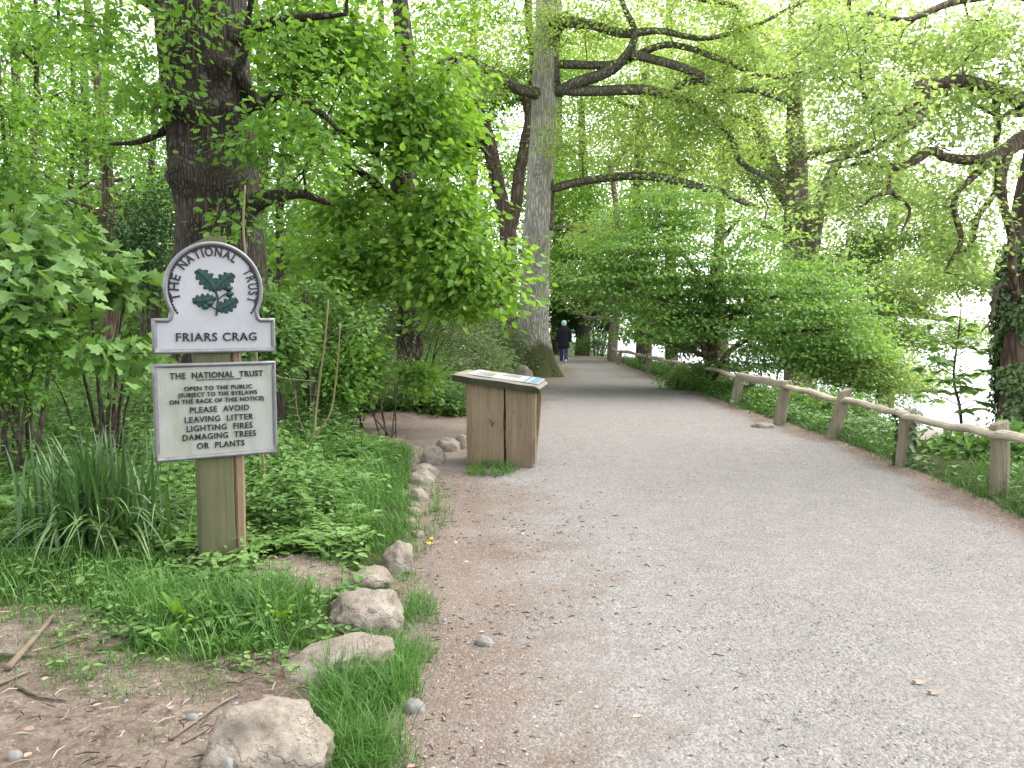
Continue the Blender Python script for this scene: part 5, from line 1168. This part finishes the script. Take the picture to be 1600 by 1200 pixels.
# ------------------------------------------------------------------ ground plants
def herb_template(rng, h, pairs, size, kind='ovate', stem_r=.003):
    V = []; mb = MB(); bend = rng.normal(0, .12, 2); P = [(bend[0] * h * f * f, bend[1] * h * f * f, h * f) for f in np.linspace(0, 1, 5)]
    tube(mb, P, np.linspace(stem_r, stem_r * .5, 5), 3, cap=False, rnd=.2)
    for k in range(pairs):
        f = .25 + .75 * k / max(1, pairs - 1); z = h * f; a0 = k * 1.57 + rng.normal(0, .3); sz = size * (1.15 - .6 * f if pairs > 2 else 1)
        for s_ in range(2 + (k == pairs - 1)):
            a = a0 + s_ * math.pi * (1 if k < pairs - 1 else .66) + rng.normal(0, .2); d = np.array([[math.cos(a), math.sin(a), -.25 + rng.normal(0, .2)]])
            put_leaves(mb, np.array([[bend[0] * h * f * f + .012 * math.cos(a), bend[1] * h * f * f + .012 * math.sin(a), z]]), d, np.array([[.25 * math.cos(a), .25 * math.sin(a), 1.]]), np.array([sz * rng.uniform(.8, 1.2)]), kind, np.array([rng.random()]), rng)
    return mb
def blade_template(h, lean, w, seg=4):
    V = []; 
    for i in range(seg + 1):
        f = i / seg; x = lean * h * f ** 1.8; z = h * (f - .28 * abs(lean) * f ** 3); ww = w * (1 - f ** 1.6) + .0004
        V += [(x, -ww / 2, z), (x, ww / 2, z)]
    Q = [(2 * i, 2 * i + 1, 2 * i + 3, 2 * i + 2) for i in range(seg)]
    return np.array(V), np.array(Q)
def scatter(mb, tmpl_V, tmpl_F, pos, yaw, scale, rnd=None, quads=False, tmpl_r=None, rng=None):
    n = len(pos)
    if n == 0: return
    c, s_ = np.cos(yaw)[:, None], np.sin(yaw)[:, None]; V = tmpl_V[None] * scale[:, None, None]
    V = np.stack([V[..., 0] * c - V[..., 1] * s_, V[..., 0] * s_ + V[..., 1] * c, V[..., 2]], -1) + pos[:, None]
    Fc = (tmpl_F[None] + (np.arange(n) * len(tmpl_V))[:, None, None]).reshape(-1, tmpl_F.shape[1])
    rr = np.repeat(rnd, len(tmpl_V)) if tmpl_r is None else np.clip(np.tile(tmpl_r, n) * .7 + .3 * np.repeat(rng.random(n), len(tmpl_V)), 0, 1)
    mb.add(V.reshape(-1, 3), quads=Fc if quads else None, tris=None if quads else Fc, rnd=rr)
def herbs(mb, pos, rng, variants, smin=.7, smax=1.25):
    k = rng.integers(0, len(variants), len(pos))
    for i, tm in enumerate(variants):
        sel = pos[k == i]; V = np.concatenate(tm.v); T = np.concatenate(tm.t) if tm.t else np.zeros((0, 3), int); Q = np.concatenate(tm.q) if tm.q else np.zeros((0, 4), int)
        T = np.vstack([T, Q[:, [0, 1, 2]], Q[:, [0, 2, 3]]]) if len(Q) else T
        scatter(mb, V, T, sel, rng.random(len(sel)) * 6.28, rng.uniform(smin, smax, len(sel)), tmpl_r=np.concatenate(tm.r), rng=rng)
def region(rng, n, x0, x1, y0, y1):
    x = rng.uniform(x0, x1, n); y = y0 + (y1 - y0) * rng.random(n); return np.stack([x, y, Hn(x, y)], 1)
SGN = [(336, 890, 70, 25)]
# grass
GRASSY = [(560, 790, 110, 75), (600, 700, 60, 40), (60, 720, 80, 50), (100, 900, 200, 50)]
VIEWGAP = [(1470, 690, 60, 60)]
r = rng_(90); gm = MB(); blades = [blade_template(1, l, .022 + .008 * k) for k, l in enumerate((.15, .45, .75, 1.05))]
def grass_add(P, h, wmul=1.0):
    P = P[dirt_keep(P)] if False else P
    k = r.integers(0, 4, len(P)); hh = h * (.55 + .8 * r.random(len(P)))
    for i in range(4):
        s_ = k == i; V, Q = blades[i]; V = V.copy(); V[:, 1] *= wmul * (.14 / max(h, .05)) ** .5
        scatter(gm, V, Q, P[s_] - np.array([0, 0, .008]), r.random(s_.sum()) * 6.28, hh[s_], r.random(s_.sum()), True)
def grass_px(zones, dens, h, reg, soft=.5, nmul=1.0):
    x0, x1, y0, y1 = reg; n = int((x1 - x0) * (y1 - y0) * dens); P = region(r, n, x0, x1, y0, y1)
    cl = np.array([mnoise.noise(Vector((p[0] * 3.5, p[1] * 3.5, 0))) for p in P])
    w = in_px(P, zones, soft) * (1 - .8 * in_px(P, [(658, 770, 20, 75), (700, 705, 40, 22)])) * np.clip(.75 + 1.1 * cl, .1, 1); P = P[r.random(len(P)) < w]; grass_add(P, h)
R0 = (-4.5, -.2, 2.6, 6.4)
grass_px([(330, 975, 140, 50), (420, 955, 80, 35)], 4600, .15, R0)
grass_px([(290, 965, 90, 30), (420, 955, 60, 25), (240, 965, 40, 35)], 3400, .19, R0)
grass_px([(560, 1130, 62, 80), (600, 1080, 45, 45)], 9500, .17, (-1.3, -.2, 2.5, 4.2))
grass_px([(630, 1022, 45, 32), (655, 965, 28, 28), (610, 1000, 40, 30)], 11000, .085, (-1.0, -.2, 3.2, 5))
grass_px([(560, 1195, 75, 40)], 11000, .11, (-1.2, -.2, 2.4, 3.4))
grass_px([(625, 915, 34, 22), (640, 850, 25, 25), (560, 870, 70, 20)], 4200, .06, (-1.6, -.2, 4, 6.5))
grass_px([(550, 800, 120, 60), (590, 745, 60, 60), (500, 850, 90, 30), (590, 700, 60, 35)], 5200, .12, (-3.2, -.4, 5, 9.5))
grass_px([(100, 900, 150, 45), (40, 870, 80, 60)], 2600, .16, (-4.5, -1.8, 4, 6))
grass_px([(250, 1010, 190, 60), (460, 1000, 90, 40), (140, 1045, 70, 28)], 2400, .055, R0)
grass_px([(240, 1070, 200, 26), (120, 1010, 110, 30), (470, 1060, 60, 20)], 1500, .05, R0)
grass_px([(330, 1010, 180, 30), (90, 940, 90, 30)], 1800, .09, R0)
grass_px([(180, 1098, 30, 16), (232, 1158, 28, 16), (110, 1045, 45, 20), (320, 1080, 40, 18), (30, 950, 60, 30)], 2600, .06, R0)
grass_px([(770, 738, 32, 9)], 5200, .13, (-.9, .4, 7.6, 8.7)); grass_px([(738, 742, 16, 5)], 2600, .07, (-.9, .4, 7.6, 8.7))
grass_px([(850, 572, 34, 10), (790, 575, 25, 8)], 400, .3, (-1, 2.5, 18, 26))
n = 34000; y = 2.6 + 14.7 * r.random(n) ** 1.5; off = .10 + 1.9 * r.random(n) ** 1.5; x = XR(y) + off; P = np.stack([x, y, Hn(x, y)], 1)
cl = np.array([mnoise.noise(Vector((p[0] * 2.6, p[1] * 2.6, 7))) for p in P]); gap = in_px(P, VIEWGAP); P = P[(r.random(n) > gap * .9) & (r.random(n) < np.clip(.7 + 1.2 * cl, .12, 1)) & (r.random(n) < np.clip((off - .05) / .25, .15, 1))]
grass_add(P, .15)
n = 9000; P = region(r, n, -5, -.9, 4.9, 8.5); cl = np.array([mnoise.noise(Vector((p[0] * 1.7, p[1] * 1.7, 9))) for p in P]); P = P[(XL(P[:, 1]) - P[:, 0] > .45) & (cl > .02) & (r.random(n) > in_px(P, DIRT_PX))]; grass_add(P, .32)
n = 12000; P = region(r, n, -9, -.9, 6, 15); P = P[(XL(P[:, 1]) - P[:, 0] > .5) & (r.random(n) > in_px(P, DIRT_PX))]; grass_add(P, .19)
n = 5000; y = r.uniform(17, 34, n); x = XR(y) + .1 + 1.2 * r.random(n); grass_add(np.stack([x, y, Hn(x, y)], 1), .17, 1.6)
tag(gm.build('grass', M['grass']), kind='stuff')

# nettles, herbs and ivy that cover the woodland floor
r = rng_(91); um = MB()
net = [herb_template(r, .34, 6, .085) for _ in range(4)] + [herb_template(r, .24, 5, .075) for _ in range(3)]
low = [herb_template(r, .09, 2, .07) for _ in range(4)] + [herb_template(r, .13, 3, .06) for _ in range(3)]
STONES_PX = [(655, 770, 26, 75), (690, 700, 50, 30), (610, 890, 40, 40)]
def clear(P): return (r.random(len(P)) > in_px(P, DIRT_PX) * 1.3) & (r.random(len(P)) > in_px(P, STONES_PX)) & (XL(P[:, 1]) - P[:, 0] > .15)
P = region(r, 3600, -8, -.7, 5.3, 13); off = XL(P[:, 1]) - P[:, 0]; P = P[clear(P) & (off > .7) & (in_px(P, [(170, 850, 150, 60), (560, 830, 120, 50)]) < .5) & (r.random(len(P)) > .93 * in_px(P, GRASSY))]; herbs(um, P, r, net)
P = region(r, 900, -2.6, -1.1, 5.2, 7.2); P = P[in_px(P, [(440, 810, 75, 45), (400, 760, 60, 40), (250, 800, 60, 45)]) > r.random(900)]; herbs(um, P, r, net, .8, 1.3)
P = region(r, 5200, -5, -.5, 4.2, 9.5); P = P[clear(P) & (XL(P[:, 1]) - P[:, 0] > .4) & (r.random(len(P)) > .75 * in_px(P, GRASSY))]; herbs(um, P, r, low)
P = region(r, 750, -3, -.45, 3.4, 5.2); P = P[(in_px(P, [(330, 960, 190, 70), (470, 1010, 80, 40), (250, 1060, 120, 30)]) > r.random(750))]; herbs(um, P, r, low, .5, 1.0)
P = region(r, 5200, -14, .8, 10, 24); P = P[clear(P) & (XL(P[:, 1]) - P[:, 0] > .4)]; herbs(um, P, r, net, .8, 1.6)
P = region(r, 2600, -2.2, -.2, 11, 17); P = P[clear(P)]; herbs(um, P, r, low, .9, 1.8)
P = region(r, 1500, -4.5, .3, 12.4, 17); P = P[clear(P) & (XL(P[:, 1]) - P[:, 0] > .12)]; herbs(um, P, r, net, .55, 1.1)
P = region(r, 2600, -20, 1, 22, 38); P = P[clear(P)]; herbs(um, P, r, net, 1.3, 2.6)
n = 2600; y = r.uniform(5.5, 32, n); x = XR(y) + .25 + 2.6 * r.random(n) ** 1.3; P = np.stack([x, y, Hn(x, y)], 1); P = P[(r.random(n) < np.where(y < 10, .4, 1)) & (r.random(n) > in_px(P, VIEWGAP))]; herbs(um, P, r, low, .8, 1.5)
n = 1500; y = r.uniform(9, 32, n); x = XR(y) + .95 + 3.6 * r.random(n); P = np.stack([x, y, Hn(x, y)], 1); P = P[r.random(n) > in_px(P, VIEWGAP)]; herbs(um, P, r, net, .8, 1.5)
P = region(r, 900, -5, 12, 39.5, 50); herbs(um, P, r, net, 2, 4)
P = region(r, 500, -3.4, -.5, 3.2, 4.6); P = P[(in_px(P, [(250, 1060, 200, 35), (120, 960, 120, 50), (440, 1045, 90, 20)]) > r.random(500))]; herbs(um, P, r, low[:4], .3, .6)
# finer plants mixed in: cow-parsley like fronds, grass stalks and pale young shoots
def frond_template(r, L, np_, sz):
    mb = MB(); a0 = r.uniform(.6, 1.1)
    for k in range(3):
        a = k * 2.1 + r.normal(0, .3); P = [np.array([math.cos(a) * L * f * .8, math.sin(a) * L * f * .8, L * (a0 * f - .45 * f * f)]) for f in np.linspace(0, 1, np_)]
        tube(mb, P, np.linspace(.002, .001, np_), 3, cap=False, rnd=.5)
        for i, p in enumerate(P[1:]):
            for s_ in (-1, 1):
                d = np.array([[math.cos(a) * .5 - s_ * math.sin(a), math.sin(a) * .5 + s_ * math.cos(a), .1]]); put_leaves(mb, p[None], d, np.array([[0, 0, 1.]]) + r.normal(0, .25, (1, 3)), np.array([sz * (1.25 - i / np_)]), 'narrow' if k else 'diamond', np.array([.5 + .5 * r.random()]), r)
    return mb
fr = [frond_template(r, .26, 8, .085) for _ in range(5)]
P = region(r, 2200, -6, -.6, 4.9, 11); P = P[clear(P) & (XL(P[:, 1]) - P[:, 0] > .35)]; cl = np.array([mnoise.noise(Vector((p[0] * 1.3, p[1] * 1.3, 3))) for p in P]); herbs(um, P[(cl > -.05) & (XL(P[:, 1]) - P[:, 0] > .6)], r, fr, .6, 1.4)
tall = [herb_template(r, .62, 7, .10, 'ovate', .004) for _ in range(4)]
P = region(r, 420, -6, -.8, 6, 13); P = P[clear(P) & (XL(P[:, 1]) - P[:, 0] > .8)]; herbs(um, P, r, tall, .6, 1.15)
tag(um.build('undergrowth', M['leaf_nettle']), kind='stuff')

# clump of long strap leaves
r = rng_(92); b = gp(150, 852)
t = thing('strap_leaf_clump', 'clump of long dark arching strap leaves left of the sign post', 'plant', tuple(b)); mb = MB()
def strap(mb, p, a, L, lean, w, droop, rng, rnd):
    n = 9; V = []; s_ = np.array([-math.sin(a), math.cos(a), 0])
    for i in range(n + 1):
        f = i / n; o = lean * L * (f ** 1.3); z = L * (f * math.sqrt(max(.05, 1 - lean * lean * .6)) - droop * f ** 3); c = np.array(p) + np.array([math.cos(a) * o, math.sin(a) * o, z]); ww = w * (1 - f ** 3) * (.75 + .4 * f) + .0008
        V += [c - s_ * ww / 2, c + np.array([0, 0, -.15 * ww]), c + s_ * ww / 2]
    Q = []
    for i in range(n):
        k = 3 * i; Q += [(k, k + 1, k + 4, k + 3), (k + 1, k + 2, k + 5, k + 4)]
    mb.add(V, quads=Q, rnd=rnd)
for k in range(380):
    q = np.array(tuple(b)) + np.array([r.normal(0, .17), r.normal(0, .10), -.02]); a = r.random() * 6.28; far = r.random()
    if k < 210: strap(mb, q, a, r.uniform(.55, .86), r.uniform(.08, .5), r.uniform(.016, .026), r.uniform(.0, .22), r, r.random() * .6)
    else: strap(mb, q, a, r.uniform(.6, .9), r.uniform(.5, .95), r.uniform(.013, .021), r.uniform(.35, .8), r, .3 + .7 * r.random())
mb.build('foliage', M['blade'], t)
r = rng_(93)
def dock(px, py, label, n, L, w, seed):
    r = rng_(seed); b = gp(px, py); t = thing('dock_plant', label, 'plant', tuple(b)); mb = MB()
    for k in range(n): strap(mb, np.array(tuple(b)) + np.array([r.normal(0, .015), r.normal(0, .015), 0]), k * 2.4 + seed + r.normal(0, .3), L * r.uniform(.7, 1.1), r.uniform(.3, .95), w * r.uniform(.8, 1.2), r.uniform(.1, .5), r, r.random())
    mb.build('foliage', M['leaf_bright'], t)
dock(287, 985, 'rosette of broad upright dock leaves in the grass in front of the sign post', 9, .24, .055, 1)
dock(435, 975, 'dock plant half hidden in grass right of the sign post', 7, .22, .05, 2)
dock(255, 1010, 'flat small rosette of pale leaves below the dock in front of the sign', 8, .14, .05, 5)
dock(130, 690, 'single tall dock plant with erect leaves above the strap-leaved clump', 4, .45, .06, 8)
dock(735, 742, 'tiny flat weed at the left foot of the wooden stand', 8, .10, .035, 4)
# yellow flower by the path edge
b = gp(672, 862); t = thing('yellow_flower', 'small yellow poppy flower on the path edge beside the upright stone', 'flower', tuple(b))
mb = MB(); tube(mb, spline([b, b + Vector((.004, 0, .03)), b + Vector((0, -.004, .05))], 6), [.0015] * 6, 5); mb.build('stem', M['stem_green'], t)
mb = MB(); r = rng_(3)
for c, s_ in ((b + Vector((0, -.004, .05)), .032), (b + Vector((.012, .004, .085)), .022)):
    m = 5; th = np.arange(m) * 2 * math.pi / m + .3; put_leaves(mb, np.tile(np.array(tuple(c)), (m, 1)), np.stack([np.cos(th), np.sin(th), .55 * np.ones(m)], 1), np.tile([0, 0, 1.], (m, 1)), np.full(m, s_), 'ovate', None, r)
mb.build('petals', M['petal'], t); mb = MB(); tube(mb, spline([b, b + Vector((.01, .003, .05)), b + Vector((.012, .004, .085))], 6), [.0012] * 6, 5); mb.build('stem', M['stem_green'], t)

# sticks and twigs
def stickobj(pts, r0, r1, label, mat='stick', group='fallen sticks on the bare dirt', seed=0):
    P = [gp(x, y) + Vector((0, 0, h)) for x, y, h in pts]; b = P[0]; mb = MB(); Q = spline(P, 22); tube(mb, Q, np.linspace(r0, r1, 22), 8, .06, rng_(seed), flat=.85)
    o = mb.build('stick', M[mat], None, smooth=True); return tag(o, label, 'stick', group)
stickobj([(12, 1050, .015), (48, 1010, .018), (84, 968, .02)], .017, .010, 'thick broken stick with pale snapped end in the left foreground', seed=1)
stickobj([(-30, 1085, .012), (8, 1070, .014), (45, 1054, .012)], .012, .007, 'pale thin stick poking in from the left edge below the thick one', seed=2)
stickobj([(25, 1075, .006), (60, 1092, .008), (104, 1098, .006)], .007, .003, 'dark bent twig below the two larger sticks', 'bark_dark', seed=3)
stickobj([(80, 1015, .008), (108, 1005, .01), (122, 996, .01)], .006, .004, 'short straight twig right of the thick broken stick', seed=4)
stickobj([(265, 1160, .010), (310, 1130, .014), (345, 1105, .012), (372, 1090, .012)], .007, .004, 'longest thin twig lying left of the largest boulder', seed=5)
stickobj([(285, 1165, .008), (320, 1146, .010), (352, 1118, .01)], .005, .003, 'thin twig next to the longest one by the largest boulder', seed=6)
stickobj([(770, 955, .006), (785, 953, .006), (800, 951, .004)], .004, .002, 'small brown twig on the path above the lone pale stone', group=None, seed=7)
stickobj([(1012, 1112, .006), (1024, 1110, .008), (1040, 1110, .006)], .005, .003, 'small brown twig on the middle of the path near the bottom', group=None, seed=8)
stickobj([(905, 944, .006), (915, 943, .008), (925, 944, .006)], .004, .003, 'small brown twig on the middle of the path', group=None, seed=9)
r = rng_(95); mb = MB(); n = 2300
y = 2.4 + 5.5 * r.random(n) ** 1.4; x = np.where(r.random(n) < .72, -3.6 + 3.1 * r.random(n), XL(y) + 1.5 * r.random(n) ** 1.8); P = np.stack([x, y, Hn(x, y) + .012], 1)
keep = (dirt_at(x, y) > .5); P = P[keep]
for p in P:
    a = r.random() * 6.28; L = r.uniform(.015, .085) * (1 if p[0] < XL(p[1]) else .6); d = np.array([math.cos(a), math.sin(a), 0]) * L
    tube(mb, [p - d / 2, p + r.normal(0, .006, 3) * [1, 1, .3] + [0, 0, .004], p + d / 2], [.0022, .003, .0014], 4, rnd=float(r.random()))
tag(mb.build('twigs', M['twig']), kind='stuff')
mb = MB(); n = 520; y = 2.4 + 8 * r.random(n) ** 1.3; x = np.where(r.random(n) < .6, -4 + 3.4 * r.random(n), XL(y) + 1.5 * r.random(n) ** 1.5); k = dirt_at(x, y) > .5; x, y = x[k], y[k]; n = len(x)
a = r.random(n) * 6.28; put_leaves(mb, np.stack([x, y, Hn(x, y) + .016], 1), np.stack([np.cos(a), np.sin(a), .1 * np.ones(n)], 1), np.array([0, 0, 1.]) + r.normal(0, .3, (n, 3)), .012 + .03 * r.random(n) ** 2, 'ovate', None, r)
tag(mb.build('leaf_litter', M['litter']), kind='stuff')
for k, (px, py, s_, lb) in enumerate(((1424, 1072, .055, 'pinkish curled fallen leaf on the grey gravel, upper of the pair'), (1448, 1088, .05, 'pinkish flat fallen leaf on the grey gravel, lower of the pair'))):
    p = gp(px, py); mb = MB(); r2 = rng_(k + 4); put_leaves(mb, np.array([[p.x, p.y, p.z + .02], [p.x + .012, p.y + .006, p.z + .022]]), np.array([[.8, -.4, .12], [-.3, -.8, .3]]), np.array([[0, -.3, 1.], [.4, 0, 1]]), np.array([s_, s_ * .6]), 'ovate', None, r2)
    tag(mb.build('fallen_leaf', M['litter']), lb, 'leaf', 'fallen leaves on the path')

# ------------------------------------------------------------------ the walker
PB = gp(881, 567); pz = PB.z + .012
person = thing('person', 'person walking away in a long navy coat, blue jeans and pale blue cap', 'person', (PB.x, PB.y, pz), math.radians(-4))
def skin_mesh(J, edges, rad, name, mat, parent, lvl=2):
    me = bpy.data.meshes.new(name); me.from_pydata(J, edges, []); me.materials.append(mat)
    o = bpy.data.objects.new(name, me); COL.objects.link(o)
    m = o.modifiers.new('skin', 'SKIN'); m.use_smooth_shade = True; m.branch_smoothing = .4
    for v, rr in zip(me.skin_vertices[0].data, rad): v.radius = (rr, rr) if not isinstance(rr, tuple) else rr
    me.skin_vertices[0].data[0].use_root = True
    s_ = o.modifiers.new('sub', 'SUBSURF'); s_.levels = s_.render_levels = lvl
    dg = bpy.context.evaluated_depsgraph_get(); nm = bpy.data.meshes.new_from_object(o.evaluated_get(dg)); bpy.data.objects.remove(o); bpy.data.meshes.remove(me)
    nm.name = name; nm.materials.clear(); nm.materials.append(mat)
    for p in nm.polygons: p.use_smooth = True
    o = bpy.data.objects.new(name, nm); COL.objects.link(o); o.parent = parent; return o
J = [(0, 0, .86), (0, .01, 1.05), (0, .0, 1.22), (0, -.005, 1.34), (0, .02, 1.42), (0, .03, 1.50), (0, .035, 1.56),
     (-.09, 0, .82), (-.095, .12, .47), (-.10, .16, .09), (-.10, .27, .04),
     (.09, 0, .82), (.09, -.06, .47), (.08, -.24, .13), (.08, -.19, .03),
     (-.17, 0, 1.31), (-.215, -.03, 1.06), (-.20, .02, .84), (.17, 0, 1.31), (.215, .0, 1.06), (.20, .06, .84)]
Eg = [(0, 1), (1, 2), (2, 3), (3, 4), (4, 5), (5, 6), (0, 7), (7, 8), (8, 9), (9, 10), (0, 11), (11, 12), (12, 13), (13, 14), (3, 15), (15, 16), (16, 17), (3, 18), (18, 19), (19, 20)]
rad = [(.14, .10), (.13, .09), (.14, .10), (.12, .08), .05, (.075, .09), .06, .075, .052, .038, .03, .075, .052, .038, .03, .055, .042, .028, .055, .042, .028]
for side, w_ in ((-1, 17), (1, 20)):
    wx, wy, wz = J[w_]; k0 = len(J); J.append((wx, wy + .015, wz - .07)); rad.append((.022, .032)); Eg.append((w_, k0))
    for f, (dy, L) in enumerate(((-.03, .065), (-.01, .075), (.01, .072), (.03, .055))):
        a = len(J); J.append((wx, wy + .015 + dy, wz - .105)); rad.append(.009); Eg.append((k0, a)); J.append((wx - side * .012, wy + .015 + dy, wz - .105 - L * .6)); rad.append(.008); Eg.append((a, a + 1))
    a = len(J); J.append((wx - side * .02, wy + .05, wz - .06)); rad.append(.010); Eg.append((k0, a)); J.append((wx - side * .025, wy + .06, wz - .10)); rad.append(.008); Eg.append((a, a + 1))
skin_mesh(J, Eg, rad, 'body', M['skin'], person)
def rings(mb, spec, n=20, seed=0, fold=.0):
    V = []
    for (cx, cy2, z, rx, ry) in spec:
        for j in range(n):
            a = j * 2 * math.pi / n; k = 1 + fold * math.sin(a * 5 + seed + z * 6); V.append((cx + rx * math.cos(a) * k, cy2 + ry * math.sin(a) * k, z))
    m = len(spec); Q = [(i * n + j, i * n + (j + 1) % n, (i + 1) * n + (j + 1) % n, (i + 1) * n + j) for i in range(m - 1) for j in range(n)]; mb.add(V, quads=Q)
mb = MB(); rings(mb, [(0, .0, .56, .16, .15), (0, 0, .57, .235, .185), (0, 0, .72, .225, .175), (0, 0, .95, .205, .155), (0, 0, 1.10, .20, .145), (0, 0, 1.24, .215, .15), (0, 0, 1.32, .205, .135), (0, .005, 1.375, .15, .105), (0, .012, 1.41, .09, .085), (0, .015, 1.45, .078, .08), (0, .015, 1.455, .06, .06)], 24, 1, .025)
for s_ in (-1, 1): tube(mb, spline([(s_ * .15, 0, 1.345), (s_ * .215, -.01, 1.2), (s_ * .24, -.02, 1.05), (s_ * .225, .02 + .02 * s_, .82)], 12), np.interp(np.linspace(0, 1, 12), [0, .15, 1], [.06, .075, .058]), 12)
mb.build('coat', M['coat'], person, smooth=True, local=True)
mb = MB()
for hip, kn, an in (((-.09, 0, .85), (-.095, .12, .47), (-.10, .16, .08)), ((.09, 0, .85), (.09, -.06, .47), (.08, -.24, .12))): tube(mb, spline([hip, kn, an], 14), np.linspace(.098, .066, 14), 14)
mb.build('jeans', M['jeans'], person, smooth=True, local=True)
for pts, m_ in ((((-.10, .12, .045), (-.10, .2, .05), (-.10, .33, .035)), 'shoe_dark'), (((.08, -.28, .135), (.08, -.24, .07), (.08, -.17, .02)), 'shoe_dark')):
    mb = MB(); P = spline(pts, 8); tube(mb, P, [.038, .05, .052, .05, .05, .048, .042, .025], 12); sh = mb.build('shoe', M[m_], person, smooth=True, local=True)
    mb = MB(); off = Vector((0, 0, -.032)) if pts[0][2] < .1 else Vector((0, -.035, -.012)); tube(mb, [Vector(p) + off for p in P], [.04, .05, .052, .05, .05, .05, .045, .03], 10, flat=.6); BASE[sh.name] = (0, 0, 0); mb.build('sole', M['shoe'], sh, smooth=True, local=True)
mb = MB(); rings(mb, [(0, .01, 1.44, .07, .06), (0, .005, 1.48, .088, .085), (0, .01, 1.54, .094, .10), (0, .015, 1.585, .09, .098)], 18, 0, .03); mb.build('hair', M['hair'], person, smooth=True, local=True)
mb = MB(); rings(mb, [(0, .025, 1.535, .098, .108), (0, .025, 1.56, .101, .112), (0, .025, 1.60, .094, .105), (0, .025, 1.635, .07, .08), (0, .025, 1.652, .03, .035), (0, .025, 1.654, .002, .002)], 20)
V = []; 
for i in range(9):
    a = math.radians(115 + 20 + i * 9); V += [(.095 * math.cos(a), .03 + .105 * math.sin(a), 1.555), (.095 * math.cos(a) - .085 * math.sin(math.pi * i / 8), .03 + .105 * math.sin(a) + .05 * math.sin(math.pi * i / 8), 1.55), (.095 * math.cos(a), .03 + .105 * math.sin(a), 1.548)]
mb.add(V, quads=[q for i in range(8) for q in ((3 * i, 3 * i + 1, 3 * i + 4, 3 * i + 3), (3 * i + 1, 3 * i + 2, 3 * i + 5, 3 * i + 4))]); mb.build('cap', M['cap'], person, smooth=True, local=True)
mb = MB(); V0, T0 = IC3; mb.add(V0 * np.array([.075, .08, .11]) + np.array([-.012, .06, 1.515]), tris=T0); mb.add(V0 * np.array([.014, .02, .03]) + np.array([-.09, .03, 1.515]), tris=T0); mb.add(V0 * np.array([.016, .016, .02]) + np.array([-.03, .14, 1.51]), tris=T0)
mb.build('face', M['skin'], person, smooth=True, local=True)
